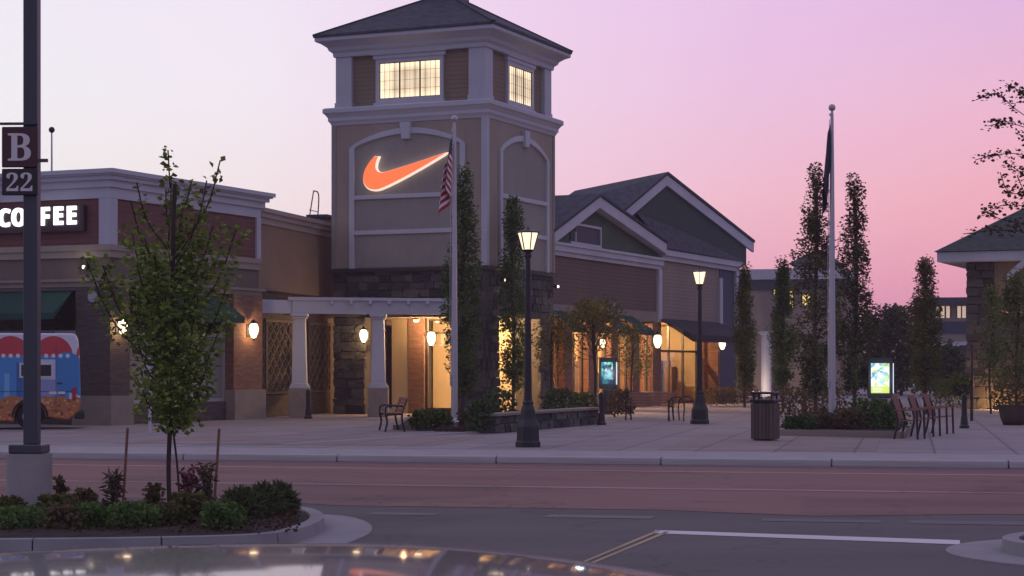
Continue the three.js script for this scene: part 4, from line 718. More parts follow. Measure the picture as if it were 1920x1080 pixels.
// ---------------------------------------------------------------- flagpoles and flags
function flagpole(label, base, h, r) {
  const t = thing('flagpole', label, 'flagpole', base, 0);
  obj('pole', lathe([[r * 1.25, 0], [r * 1.2, h * 0.3], [r * 0.8, h * 0.8], [r * 0.55, h], [0.001, h]], 20), M.alu, t);
  obj('base_collar', lathe([[0.001, 0.0], [r * 3, 0], [r * 2.9, 0.06], [r * 1.7, 0.16], [r * 1.26, 0.2]], 20), M.alu, t);
  const f = new THREE.SphereGeometry(r * 1.25, 16, 12); f.translate(0, h + r * 1.9, 0); obj('finial', [f, cyl(r * 0.4, r * 0.4, r, 0, h, 0, 10)], M.alu, t);
  obj('halyard', tube([[-r * 1.5, 1.2, r], [-r * 1.6, h * 0.5, r], [-r * 0.9, h * 0.98, 0]], 0.008, 8, 4), M.trim, t); obj('cleat', rb(0.04, 0.18, 0.05, 0.01, -r * 1.4, 1.2, r), M.alu, t);
  return t;
}
function drape(top, bottom, w, hang, folds, k) {                  // cloth hanging limp from a pole; u along the fly, v down the hoist
  const g = new ParametricGeometry((u, v, out) => {
    const s = Math.pow(u, 0.8), fall = hang * s * (0.75 + 0.25 * v), y = top - (top - bottom - hang) * v - fall;
    const spread = w * (0.2 + 0.8 * Math.sqrt(Math.min(1, v * 0.9 + u * 0.5)));
    const x = -0.05 - spread * (0.5 - 0.5 * Math.cos(u * folds * Math.PI)) * (0.35 + 0.65 * u) - k * u * v * w, z = 0.07 + 0.12 * Math.sin(u * folds * Math.PI * 1.3 + v * 2.2) * (0.3 + u * 0.7);
    out.set(x, y, z);
  }, 60, 40);
  return g;
}
function usCanvas() {
  const c = document.createElement('canvas'); c.width = 494; c.height = 260; const x = c.getContext('2d');
  for (let i = 0; i < 13; i++) { x.fillStyle = i % 2 ? '#dcd6da' : '#a8182c'; x.fillRect(0, i * 20, 494, 20); }
  x.fillStyle = '#161c44'; x.fillRect(0, 0, 198, 140); x.fillStyle = '#d8d6dc';
  for (let r = 0; r < 9; r++) for (let k = 0; k < (r % 2 ? 5 : 6); k++) { const sx = 16.5 + k * 33 + (r % 2) * 16.5, sy = 14 + r * 14; x.beginPath(); for (let i = 0; i < 10; i++) { const a = -Math.PI / 2 + i * Math.PI / 5, q = i % 2 ? 2.6 : 6.5; x[i ? 'lineTo' : 'moveTo'](sx + Math.cos(a) * q, sy + Math.sin(a) * q); } x.fill(); }
  const t = new THREE.CanvasTexture(c); t.colorSpace = THREE.SRGBColorSpace; return t;
}
{
  const b = G(852, 797), D = -b.z, y = (py) => EYE + (CY - py) / F * D;
  flagpole('pale metal flagpole with the striped flag before the tower', b, y(232), 0.075);
  const m = new THREE.MeshPhysicalMaterial({ map: usCanvas(), roughness: 0.85, side: THREE.DoubleSide }); m.name = 'flag cloth';
  const t = thing('flag', 'limp stars and stripes flag hanging on the left flagpole', 'flag', b, 0);
  const g = drape(y(246), y(407), 0.31, 1.35, 3.2, 0.3), u = g.attributes.uv; for (let i = 0; i < u.count; i++) u.setY(i, 1 - u.getY(i));
  obj('flag_cloth', g, m, t);
  obj('clip', [cyl(0.02, 0.02, 0.06, -0.06, y(246), 0.06, 8)], M.alu, t);
}
{
  const b = G(1560, 809), D = -b.z, y = (py) => EYE + (CY - py) / F * D;
  flagpole('pale metal flagpole in the planting bed at right with a dark flag', b, y(212), 0.072);
  const m = mat('dark navy flag cloth', [0.035, 0.028, 0.075], { rough: 0.85, map: 'wide' });
  const t = thing('flag', 'limp dark navy flag hanging on the right flagpole', 'flag', b, 0);
  obj('flag_cloth', drape(y(217), y(404), 0.19, 1.25, 2.6, 0.5), m, t);
  obj('clip', [cyl(0.02, 0.02, 0.06, -0.06, y(218), 0.06, 8)], M.alu, t);
}
// ---------------------------------------------------------------- parking sign post in the left island
{
  const D = 21, b = V((55 - CX) / F * D, 0, -D), t = thing('sign_post', 'dark square steel post with maroon parking sign, on a concrete footing', 'sign post', b, R(-3)), Y = (py) => EYE + (CY - py) / F * D, X = (px) => (px - 55) / F * D;
  obj('concrete_footing', [new THREE.CylinderGeometry(0.245, 0.25, Y(850) + 0.3, 32).translate(0, (Y(850) - 0.3) / 2, 0)], M.concrete, t);
  obj('base_plate', [rb(0.36, 0.1, 0.36, 0.02, 0, Y(850) + 0.052, 0)], M.pole, t);
  obj('pole', rb(0.155, 7, 0.155, 0.015, 0.03, Y(850) + 0.1 + 3.5, 0), M.pole, t);
  const z = 0.11, mar = mat('maroon sign panel', [0.075, 0.022, 0.027], { rough: 0.45 }), dk = mat('dark sign panel', [0.03, 0.022, 0.025], { rough: 0.45 }), wt = mat('off white lettering', [0.78, 0.72, 0.72], { rough: 0.6 });
  const panel = (y0, y1, m, txt, size) => {
    const p = obj('sign_panel', rb(X(77) - X(9), Y(y1) - Y(y0), 0.03, 0.012, (X(77) + X(9)) / 2, (Y(y0) + Y(y1)) / 2, z), m, t);
    const g = new TextGeometry(txt, { font: fonts.serif, size, depth: 0.006, curveSegments: 8 }); g.computeBoundingBox(); const bb = g.boundingBox; g.translate((X(77) + X(9)) / 2 - (bb.min.x + bb.max.x) / 2, (Y(y0) + Y(y1)) / 2 - (bb.min.y + bb.max.y) / 2, z + 0.017); obj('lettering', g, wt, p);
  };
  panel(316, 240, mar, 'B', 0.3); panel(368, 318, dk, '22', 0.2);
  obj('bracket', b2(X(77), X(95), Y(306), Y(300), z - 0.03, z + 0.01), M.pole, t); obj('panel_rail', b2(X(5), X(77), Y(236), Y(232), z - 0.04, z + 0.02), M.pole, t);
}
{
  const a = cf(97, 345, -1.5), p = CF.world(a.x, CF.hit('z', -1.5, 97, 372).y, -1.5), t = thing('roof_mast', 'thin pale mast with a dark ball finial on the coffee shop roof', 'mast', p, 0), h = cf(98, 246, -1.5).y - p.y;
  obj('mast_pole', cyl(0.03, 0.022, h, 0, 0, 0, 10), M.trim, t); const f = new THREE.SphereGeometry(0.09, 14, 10); f.translate(0, h + 0.04, 0); obj('finial', f, M.black, t);
}
// ---------------------------------------------------------------- planting islands in the car park
function outline(pts, n = 120) { const c = new THREE.CatmullRomCurve3(pts.map(([x, z]) => V(x, 0, z)), true, 'catmullrom', 0.5); return c.getSpacedPoints(n).slice(0, n); }
function ringBand(pts, d0, d1, y0, y1, i0 = 0, i1 = 120) {                          // a closed kerb following an outline; d are outsets
  const n = 120, nor = pts.slice(0, 120).map((p, i) => { const a = pts[(i + n - 1) % n], b = pts[(i + 1) % n], t = b.clone().sub(a).normalize(); return V(t.z, 0, -t.x); });
  const at = (i, d, y) => { const p = pts[i % n], m = nor[i % n]; return [p.x + m.x * d, y, p.z + m.z * d]; }, gs = [];
  const part = i1 - i0 < 120, e = (a, b, t) => a.map((x, k) => x + (b[k] - x) * t);
  for (let i = i0; i < i1; i++) { const j = i + 1, s = part && i === i0 ? 0.035 : 0, f = part && j === i1 ? 0.965 : 1, A = (d, y) => e(at(i, d, y), at(j, d, y), s), B = (d, y) => e(at(i, d, y), at(j, d, y), f), dd = d1 + (y1 - y0) * 0.12; gs.push(poly([A(d0, y1), A(d1, y1), B(d1, y1), B(d0, y1), A(dd, y0), B(dd, y0), A(d0, y0), B(d0, y0)], [[0, 1, 2, 3], [1, 4, 5, 2], [6, 0, 3, 7], [0, 6, 4, 1], [3, 2, 5, 7]])); }
  const g = mergeGeometries(gs), p = g.attributes.position, u = g.attributes.uv; for (let i = 0; i < p.count; i++) u.setXY(i, p.getX(i) + p.getY(i), p.getZ(i) + p.getY(i)); return g;
}
function island(name, pts, moundH) {
  const o = outline(pts), c = o.reduce((a, p) => a.add(p), V(0, 0, 0)).divideScalar(o.length);
  const area = o.reduce((s, p, i) => { const q = o[(i + 1) % o.length]; return s + p.x * q.z - q.x * p.z; }, 0), sg = area > 0 ? 1 : -1;
  const k = new THREE.Group(); k.name = numbered('island_kerb'); k.userData.kind = 'structure'; scene.add(k);
  const pale = mat('kerb concrete', [0.36, 0.34, 0.345], { rough: 0.85, map: 'grit', bump: 'coarse', bs: 0.004 });
  const oo = [...o, ...o.slice(0, 12)]; for (let i = 0; i < 120; i += 6) obj('kerb_stone', ringBand(oo, -0.15 * sg, 0, RY, 0.0, i, i + 6), pale, k);
  obj('gutter_pan', ringBand(o, 0.015 * sg, 0.52 * sg, RY - 0.01, RY + 0.006), pale, k);
  const rings = [[-0.149, -0.025], [-0.35, 0.01], [-0.6, 0.035]].map(([d, y]) => o.map((p, i) => { const a = o[(i + o.length - 1) % o.length], b = o[(i + 1) % o.length], t = b.clone().sub(a).normalize(); return V(p.x + t.z * d * sg, y + rr(-0.012, 0.012), p.z - t.x * d * sg); }));
  const gs = []; for (let r = 0; r < 2; r++) for (let i = 0; i < o.length; i++) { const j = (i + 1) % o.length, A = [rings[r][i], rings[r][j], rings[r + 1][j], rings[r + 1][i]].map((v) => [v.x, v.y, v.z]); gs.push(poly(A, [[0, 1, 2, 3]])); }
  for (let i = 0; i < o.length; i++) { const j = (i + 1) % o.length; gs.push(poly([[rings[2][i].x, rings[2][i].y, rings[2][i].z], [rings[2][j].x, rings[2][j].y, rings[2][j].z], [c.x, moundH, c.z]], [[0, 1, 2]])); }
  const m = mergeGeometries(gs), p = m.attributes.position, u = m.attributes.uv; for (let i = 0; i < p.count; i++) u.setXY(i, p.getX(i), p.getZ(i)); m.computeVertexNormals();
  const s = struct('mulch_bed', m, M.mulch); return s;
}
const gp = (px, py) => { const p = G(px, py); return [p.x, p.z]; };
island('left', [[-9, -23.6], [-6.6, -23.3], [-4.1, -23.0], gp(545, 949), gp(588, 954), gp(607, 966), gp(590, 981), gp(510, 1000), gp(300, 1008), [-5, -17.9], [-7.5, -17.8], [-9, -17.8]], 0.06);
island('right', [[4.6, -17.9], [4.92, -18.68], [5.7, -19.0], [7.5, -18.9], [9.5, -18.7], [9.7, -17.6], [9.5, -16.6], [7.5, -16.7], [5.7, -16.8], [4.92, -17.12]], 0.06);
// ---------------------------------------------------------------- young tree, stakes and low planting in the left island
{
  const b = V((318 - CX) / F * 21.5, 0.03, -21.5), k = 21.5 / F;
  const t = thing('young_maple', 'staked young maple with loose upright crown in the left island', 'tree', b, 0), L = [], limbs = [];
  const at = (px, py, dz = 0) => V((px - 318) * k, EYE + (CY - py) * k - 0.03, dz);
  limbs.push(tube([[0, 0, 0], at(316, 880), at(320, 780, 0.02), at(322, 600, -0.03), at(325, 430), at(328, 345)], 0.026, 24, 8));
  limbs.push(tube([at(335, 930, -0.05), at(331, 860), at(322, 790)], 0.012, 8, 6));
  // tips of the main boughs as the photograph shows them
  const tips = [[325, 288], [420, 305], [398, 345], [345, 330], [300, 350], [250, 380], [262, 345], [235, 430], [205, 500], [225, 540], [440, 430], [425, 520], [410, 590], [400, 650], [260, 620], [250, 690], [385, 700], [290, 700], [350, 740], [300, 760], [340, 480], [300, 520], [360, 400], [280, 450], [380, 480], [310, 430], [345, 560], [290, 590], [370, 620], [320, 640], [330, 700], [180, 492], [275, 560], [362, 520], [312, 580], [335, 380], [280, 730], [392, 420], [352, 660], [318, 530], [352, 450], [300, 480], [350, 600], [300, 660], [375, 560], [270, 500], [325, 750], [345, 770], [308, 330]];
  tips.forEach(([px, py], i) => {
    const dz = rr(-0.55, 0.55), tip = at(px, py, dz), py0 = Math.min(790, py + 60 + Math.abs(px - 320) * 1.1), s = at(320 + (px - 320) * 0.08, py0, dz * 0.1), mid = s.clone().lerp(tip, 0.55).add(V((px - 320) * k * 0.12, -0.08, 0));
    limbs.push(tube([s, mid, tip], 0.0085, 8, 5));
    const n = Math.round((py > 380 ? 150 : 50) * rr(0.5, 1.4)), top = Math.max(0, 1 - (py - 288) / 130);
    for (let j = 0; j < n; j++) {
      const q = Math.pow(rnd(), 0.6), p = (q < 0.5 ? s.clone().lerp(mid, q * 2) : mid.clone().lerp(tip, q * 2 - 1)).add(V(rr(-1, 1), rr(-1, 1), rr(-1, 1)).multiplyScalar(py > 380 ? 0.14 : 0.06));
      const c = mixc(mixc([0.25, 0.32, 0.06], [0.13, 0.20, 0.045], rnd()), i === 1 || i === 2 ? RUST : [0.13, 0.12, 0.04], (i === 1 || i === 2 ? 0.6 : 0.25) * rnd() + top * 0.2);  // two upper right boughs: backlight painted in as red-brown leaf colour
      L.push([p, rr(0.03, 0.085), shade(c, rr(0.5, 1.7)), -0.3]);
    }
  });
  obj('trunk', limbs, M.bark, t); obj('crown', leaves(L), leafMat, t);
}
{
  const st = (px0, py0, px1, py1, D, label) => { const a = V((px1 - CX) / F * D, 0.03, -D), t = thing('tree_stake', label, 'tree stake', a, 0, 'stakes beside the young maple'), k = D / F, top = V((px0 - px1) * k, EYE + (CY - py0) * k - 0.03, 0); obj('stake', [tube([V(0, -0.1, 0), top], 0.016, 2, 8)], M.wood, t); const s = new THREE.SphereGeometry(0.017, 8, 6); s.translate(top.x, top.y, top.z); obj('stake_tip', s, M.wood, t); };
  st(239, 805, 229, 945, 21.3, 'leaning timber tree stake left of the young maple'); st(411, 806, 400, 945, 21.4, 'leaning timber tree stake right of the young maple');
}
const bushes = [  // px, depth, width, height, kind, label
  [36, 18.9, 0.7, 0.21, 'dark', 'dark green mound shrub at the left frame edge below the sign post'],
  [110, 20.2, 0.5, 0.24, 'olive', 'small olive shrub right of the concrete footing'],
  [165, 19.0, 0.46, 0.24, 'dark', 'rounded dark green shrub between footing and left stake'],
  [248, 18.9, 0.55, 0.25, 'dark', 'rounded dark green shrub just below the left stake'],
  [213, 21.0, 0.16, 0.42, 'spike', 'tall thin spiky plant at the left stake'],
  [310, 19.2, 0.42, 0.2, 'olive', 'low olive shrub at the maple foot'],
  [352, 19.4, 0.46, 0.31, 'olive', 'yellowish green bush right of the maple trunk'],
  [418, 18.9, 0.46, 0.25, 'dark', 'dark green bush at the right of the mulch bed front'],
  [455, 20.2, 0.5, 0.28, 'grass', 'tuft of upright dark grass left in the far right clump'],
  [495, 20.5, 0.46, 0.30, 'grass', 'tuft of upright dark grass in the middle of the far right clump'],
  [526, 20.9, 0.34, 0.28, 'grass', 'tuft of upright dark grass nearest the island nose'],
  [356, 21.0, 0.24, 0.5, 'pink', 'wispy pink flowering plant right of the maple trunk'],
  [388, 20.8, 0.16, 0.55, 'spike', 'tall spiky plant left of the right stake'],
  [287, 21.6, 0.22, 0.26, 'rust', 'reddish brown plume at the back beside the maple trunk'],
  [158, 21.4, 0.3, 0.22, 'rust', 'reddish brown low plume behind the footing shrubs'],
  [112, 21.6, 0.12, 0.34, 'rust', 'reddish brown stalks right behind the concrete footing'],
  [120, 18.8, 0.42, 0.24, 'rust', 'russet ground plant in front, between two dark shrubs'],
  [4, 20.4, 0.5, 0.2, 'olive', 'olive shrub cut by the left frame edge'],
];
for (const [px, D, w, h, kind, label] of bushes) {
  const b = V((px - CX) / F * D, 0.02, -D), o = { dark: { color: [0.10, 0.19, 0.05], color2: [0.14, 0.20, 0.06], n: 800, leaf: 0.038 }, olive: { color: [0.12, 0.14, 0.045], color2: [0.15, 0.12, 0.05], n: 800, leaf: 0.045 }, spike: { color: [0.08, 0.12, 0.05], color2: [0.17, 0.07, 0.07], n: 160, leaf: 0.09, mid: 0.25, droop: -1.45, wide: 0.13 }, grass: { color: [0.07, 0.115, 0.045], color2: [0.11, 0.11, 0.05], n: 1500, leaf: 0.085, droop: -1.5, mid: 0.2, wide: 0.12 }, pink: { color: [0.26, 0.08, 0.12], color2: [0.10, 0.07, 0.04], n: 380, leaf: 0.04, mid: 0.6, cat: 'flower' }, rust: { color: [0.18, 0.11, 0.07], color2: [0.12, 0.12, 0.05], n: 220, leaf: 0.05, mid: 0.4 } }[kind];
  shrub({ dark: 'shrub', olive: 'shrub', spike: 'spiky_plant', grass: 'grass_tuft', pink: 'flowering_plant', rust: 'plume_grass' }[kind], label, b, w, h, { ...o, cat: { dark: 'shrub', olive: 'shrub', spike: 'plant', grass: 'grass tuft', pink: 'flowers', rust: 'plant' }[kind] });
}
{ // loose low ground cover over the mulch
  const L = []; for (let i = 0; i < 2600; i++) { const p = G(rr(-60, 560), rr(955, 1003)); L.push([V(p.x, rr(0.02, 0.12), p.z), rr(0.02, 0.05), shade(mixc([0.05, 0.055, 0.025], [0.11, 0.055, 0.04], rnd()), rr(0.6, 1.3)), -0.8]); }
  const o = obj('ground_cover', leaves(L), leafMat); o.userData = { kind: 'stuff', label: 'sparse low ground cover scattered over the mulch of the left island', category: 'ground cover' };
}
// ---------------------------------------------------------------- painted van
{
  const VF = new Frame(P(148, 690, 50.2).setY(0), 13), h = (px, py) => VF.hit('z', 0, px, py);
  const H = h(80, 628).y, yb = h(80, 792).y, yf = h(130, 770).y, Ln = 5.4;
  const t = inFrame('painted_van', 'delivery van painted blue, white, red and orange parked before the coffee shop', 'van', VF);
  const wx = h(56, 780).x, wr = 0.34, sh = new THREE.Shape();
  sh.moveTo(-Ln, yb + 0.12); sh.lineTo(wx - 2.9 - 0.42, yb + 0.08); sh.absarc(wx - 2.9, wr, 0.43, Math.PI * 0.95, 0.05, true); sh.lineTo(wx - 0.44, yb + 0.06); sh.absarc(wx, wr, 0.43, Math.PI * 0.95, 0.05, true);
  sh.lineTo(-0.28, yb + 0.1); sh.lineTo(-0.05, yf); sh.lineTo(-0.0, yf + 0.25); sh.lineTo(-0.02, H * 0.62); sh.quadraticCurveTo(-0.03, H - 0.08, -0.12, H - 0.02); sh.lineTo(-0.2, H); sh.lineTo(-Ln + 1.6, H); sh.quadraticCurveTo(-Ln + 1.1, H - 0.02, -Ln + 0.8, H - 0.5); sh.lineTo(-Ln + 0.35, 1.25); sh.lineTo(-Ln, 1.1); sh.closePath();
  const W = 1.9, g = new THREE.ExtrudeGeometry(sh, { depth: W - 0.16, bevelEnabled: true, bevelSize: 0.05, bevelThickness: 0.08, bevelSegments: 3, curveSegments: 14 }); g.translate(0, 0, -W + 0.08);
  const u = g.attributes.uv, pp = g.attributes.position; for (let i = 0; i < u.count; i++) u.setXY(i, (pp.getX(i) + Ln + 0.06) / (Ln + 0.12), (pp.getY(i)) / (H + 0.06));
  const cv = document.createElement('canvas'); cv.width = 1440; cv.height = 660; const c = cv.getContext('2d'), sx = 1440 / (Ln + 0.12), sy = 660 / (H + 0.06), X = (px) => (h(px, 700).x + Ln + 0.06) * sx, Yp = (py) => 660 - h(80, py).y * sy;
  c.fillStyle = '#d6d6e2'; c.fillRect(0, 0, 1440, 660);
  const step = X(100) - X(20);
  for (let k = -5; k < 3; k++) {                                  // round topped blue arches with red caps
    const x = X(20) + k * step, w = step * 0.74;
    c.fillStyle = '#3f8ccb'; c.beginPath(); c.moveTo(x - w / 2, Yp(760)); c.lineTo(x - w / 2, Yp(668)); c.lineTo(x + w / 2, Yp(668)); c.lineTo(x + w / 2, Yp(760)); c.fill();
    c.fillStyle = '#c23a40'; c.beginPath(); c.ellipse(x, Yp(668), w * 0.62, Yp(668) - Yp(630), 0, Math.PI, 0); c.fill();
    c.fillStyle = '#6fb0dd'; c.fillRect(x - w * 0.2, Yp(700), w * 0.16, Yp(745) - Yp(700)); c.fillStyle = '#2d68a8'; c.fillRect(x + w * 0.18, Yp(680), w * 0.2, Yp(745) - Yp(680));
  }
  c.fillStyle = '#3a83c0'; c.beginPath(); c.moveTo(X(104), Yp(670)); c.quadraticCurveTo(X(125), Yp(648), X(150), Yp(672)); c.lineTo(X(150), Yp(742)); c.lineTo(X(108), Yp(730)); c.fill();
  for (let k = -5; k < 3; k++) { const x = X(20) + k * step; c.fillStyle = '#e0dde6'; for (let i = -2; i <= 2; i++) { c.beginPath(); c.ellipse(x + i * step * 0.17, Yp(667), step * 0.05, 14, 0, 0, 7); c.fill(); } }
  c.fillStyle = '#8d95c0'; c.fillRect(X(68), Yp(712), X(106) - X(68), Yp(742) - Yp(712)); c.fillStyle = '#c9cbdc'; c.fillRect(X(64), Yp(674), X(104) - X(64), Yp(712) - Yp(674));
  seed = 99;
  c.fillStyle = '#b4713c'; c.fillRect(0, Yp(752), 1440, 660); c.beginPath(); for (let i = 0; i < 40; i++) c.ellipse(rr(0, 1440), Yp(rr(745, 756)), rr(20, 46), rr(10, 20), 0, 0, 7); c.fill();
  for (let i = 0; i < 420; i++) { c.fillStyle = ['#8e4a26', '#d19a5c', '#a45c30', '#c98a52', '#6f3a22', '#dba86e'][i % 6]; c.beginPath(); c.ellipse(rr(0, 1440), rr(Yp(750), 660), rr(6, 16), rr(4, 10), rr(0, 3), 0, 7); c.fill(); }
  const ct = new THREE.CanvasTexture(cv); ct.colorSpace = THREE.SRGBColorSpace;
  const vm = new THREE.MeshPhysicalMaterial({ map: ct, roughness: 0.35, clearcoat: 0.5, clearcoatRoughness: 0.15, side: THREE.DoubleSide }); vm.name = 'printed van body';
  obj('body', g, vm, t);
  const inner = b2(-Ln + 0.5, -0.3, yb + 0.1, H - 0.5, -W + 0.15, -0.2); obj('wheel_well', inner, M.black, t);
  const whl = (x, z) => {
    const tyre = lathe([[0.19, -0.11], [0.31, -0.11], [0.335, -0.07], [0.34, 0], [0.335, 0.07], [0.31, 0.11], [0.19, 0.11]], 28); tyre.rotateX(Math.PI / 2);
    const w = obj('wheel', tyre, mat('tyre rubber', [0.016, 0.016, 0.017], { rough: 0.9 }), t); w.position.set(x, wr, z);
    const rim = lathe([[0.001, 0.05], [0.05, 0.06], [0.06, 0.03], [0.15, 0.02], [0.17, 0.08], [0.195, 0.09]], 24); rim.rotateX(Math.PI / 2); obj('rim', rim, M.alu, w);
  };
  whl(wx, -0.12); whl(wx - 2.9, -0.12); whl(wx, -W + 0.12); whl(wx - 2.9, -W + 0.12);
  const vw = (a, b, y0, y1) => { const p = h(a, y1), q = h(b, y0), o = obj('window', [b2(p.x - 0.05, q.x + 0.05, p.y - 0.05, q.y + 0.05, 0.0, 0.022)], mat('white window surround', [0.66, 0.65, 0.66], { rough: 0.4 }), t); obj('pane', b2(p.x, q.x, p.y, q.y, 0.005, 0.03), M.darkglass, o); };
  vw(74, 96, 684, 705); vw(40, 60, 684, 705);
  obj('panel_seam', [b2(h(105, 700).x - 0.006, h(105, 700).x + 0.006, yb + 0.3, H - 0.3, 0, 0.0025), b2(-Ln + 1.4, -0.1, 0.98, 0.995, 0, 0.0025)], M.black, t); obj('door_handle', rb(0.14, 0.03, 0.04, 0.01, h(112, 718).x, h(112, 718).y, 0.015), M.black, t); obj('roof_rail', rb(3.2, 0.05, 0.06, 0.02, -2.2, H + 0.07, -0.2), M.black, t); obj('wheel_arch', [wx, wx - 2.9].map((q) => { const g2 = new THREE.TorusGeometry(0.44, 0.03, 8, 24, Math.PI); g2.translate(q, wr, 0.0); return g2; }), M.black, t);
  obj('tail_light', rb(0.1, 0.34, 0.14, 0.03, h(139, 738).x, h(139, 738).y, -0.02), mat('red tail lamp lens', [0.42, 0.03, 0.07], { rough: 0.2 }), t);
  obj('bumper', rb(0.26, 0.2, W - 0.1, 0.05, 0.02, yf - 0.12, -W / 2), M.black, t);
  obj('lettering', [[92, 106], [109, 122]].map(([a, b]) => b2(h(a, 735).x, h(b, 735).x, h(a, 739).y, h(a, 734).y, 0.0, 0.009)), mat('white vinyl', [0.7, 0.7, 0.72], { rough: 0.5 }), t);
}
{ const b = G(281, 814), t = thing('marker_post', 'thin white marker post on the pavement left of the maple', 'post', b, 0), h = EYE + (CY - 690) / F * -b.z; obj('post', rb(0.07, h, 0.07, 0.01, 0, h / 2, 0), M.trim, t); obj('post_cap', rb(0.2, 0.32, 0.03, 0.01, 0.02, h + 0.1, 0.03), M.trim, t); }
// ---------------------------------------------------------------- plaza furniture
function makeBollard(label, pos) {
  const t = thing('bollard', label, 'bollard', pos, 0, 'black bollards on the plaza');
  obj('bollard_post', flat(lathe([[0.001, 0], [0.13, 0], [0.13, 0.06], [0.105, 0.1], [0.085, 0.3], [0.075, 0.34], [0.07, 0.74], [0.085, 0.76], [0.085, 0.8], [0.06, 0.82]], 10)), M.black, t);
  const s = lathe([[0.062, 0.818], [0.075, 0.85], [0.06, 0.9], [0.02, 0.93], [0.001, 0.935]], 14); obj('bollard_cap', s, M.black, t);
  return t;
}
const bo = makeBollard('black bollard right before the stone planter end', G(1128, 797));
copy(bo, G(1808, 803), 0, 'black bollard at the right under the hanging flower basket'); copy(bo, G(578, 785), 0, 'black bollard beside the first pergola column'); copy(bo, G(1508, 768), 0, 'distant black bollard left of the right flagpole');
{
  const b = G(1435, 826), t = thing('litter_bin', 'brown slatted square litter bin with dome lid at the bed corner', 'litter bin', b, R(-24)), w = 0.5, h = 0.84;
  obj('liner', rb(w - 0.04, h, w - 0.04, 0.03, 0, h / 2 + 0.02, 0), M.black, t);
  for (let s = 0; s < 4; s++) for (let i = 0; i < 6; i++) { const o = obj('slat', b2(-0.036, 0.036, 0.04, h - 0.02, w / 2 - 0.015, w / 2 + 0.008), mat('brown slat ' + (i * 7 + s) % 3, [[0.13, 0.085, 0.07], [0.105, 0.07, 0.06], [0.15, 0.1, 0.08]][(i * 7 + s) % 3], { rough: 0.7, map: 'mottle' }), t); const x = -w / 2 + 0.045 + i * 0.082; o.rotation.y = s * Math.PI / 2; o.position.set(Math.cos(s * Math.PI / 2) * x, 0, -Math.sin(s * Math.PI / 2) * x); }
  obj('lid', [rb(w + 0.06, 0.06, w + 0.06, 0.02, 0, h + 0.04, 0), ...[[-1, -1], [1, -1], [-1, 1], [1, 1]].map(([x, z]) => b2(x * 0.2 - 0.02, x * 0.2 + 0.02, h + 0.05, h + 0.2, z * 0.2 - 0.02, z * 0.2 + 0.02)), rb(w + 0.04, 0.05, w + 0.04, 0.02, 0, h + 0.21, 0)], M.black, t);
}
function makeBench(label, pos, turn) {                             // 1.5 m bench, seat along local x, facing +z
  const t = thing('bench', label, 'bench', pos, turn, 'slatted benches on the plaza'), L = 1.5;
  for (const x of [-L / 2 + 0.06, L / 2 - 0.06]) obj('bench_end', [tube([[x, 0, 0.25], [x, 0.25, 0.2], [x, 0.43, 0.24]], 0.028, 8), tube([[x, 0, -0.24], [x, 0.4, -0.17], [x, 0.82, -0.3]], 0.028, 10), tube([[x, 0.42, 0.24], [x, 0.44, -0.18]], 0.025, 4), tube([[x, 0.42, 0.24], [x, 0.62, 0.22], [x, 0.64, -0.2]], 0.022, 10)], M.black, t);
  for (let i = 0; i < 5; i++) obj('seat_slat', rb(L, 0.03, 0.075, 0.008, 0, 0.465, 0.2 - i * 0.092), M.wood, t);
  for (let i = 0; i < 4; i++) { const o = obj('back_slat', rb(L, 0.075, 0.028, 0.008, 0, 0, 0), M.wood, t); o.position.set(0, 0.54 + i * 0.092, -0.2 - i * 0.026); o.rotation.x = -0.26; }
  return t;
}
const bench1 = makeBench('slatted bench seen end on at the flower bed left of the flagpole', G(735, 808), R(-80));
copy(bench1, G(1218, 788), R(-24), 'slatted bench before the brick entrance pier of the wing');
function makeChair(label, pos, turn) {
  const t = thing('garden_chair', label, 'chair', pos, turn, 'slatted chairs in a row at the right planting bed'), L = 0.56;
  for (const x of [-L / 2, L / 2]) { obj('leg', tube([[x, 0, 0.26], [x, 0.64, 0.24]], 0.026, 4), M.black, t); obj('leg', tube([[x, 0, -0.28], [x, 0.45, -0.2], [x, 0.9, -0.34]], 0.026, 8), M.black, t); obj('armrest', rb(0.06, 0.03, 0.56, 0.01, x, 0.655, 0), M.wood, t); }
  for (let i = 0; i < 5; i++) obj('seat_slat', rb(L - 0.06, 0.028, 0.085, 0.008, 0, 0.43 - i * 0.008, 0.2 - i * 0.1), M.wood, t);
  for (let i = 0; i < 5; i++) { const o = obj('back_slat', rb(0.085, 0.55, 0.026, 0.008), M.wood, t); o.position.set(-0.2 + i * 0.1, 0.7, -0.29); o.rotation.x = -0.28; }
  return t;
}
const ch = makeChair('slatted wooden chair nearest the flagpole in the row of three', G(1706, 823), R(62));
copy(ch, G(1736, 818), R(62), 'slatted wooden chair in the middle of the row of three'); copy(ch, G(1762, 813), R(62), 'slatted wooden chair at the right end of the row of three');
{ const b = G(1255, 790), t = thing('bike_rack', 'thin dark hoop rack on the plaza right of the entrance pier bench', 'rack', b, R(-24)); for (let i = 0; i < 2; i++) obj('hoop', tube([[0, 0, -i * 0.9], [0, 0.6, -i * 0.9], [0.1, 0.72, -i * 0.9], [0.35, 0.72, -i * 0.9], [0.45, 0.6, -i * 0.9], [0.45, 0, -i * 0.9]], 0.022, 18, 8), M.black, t); }
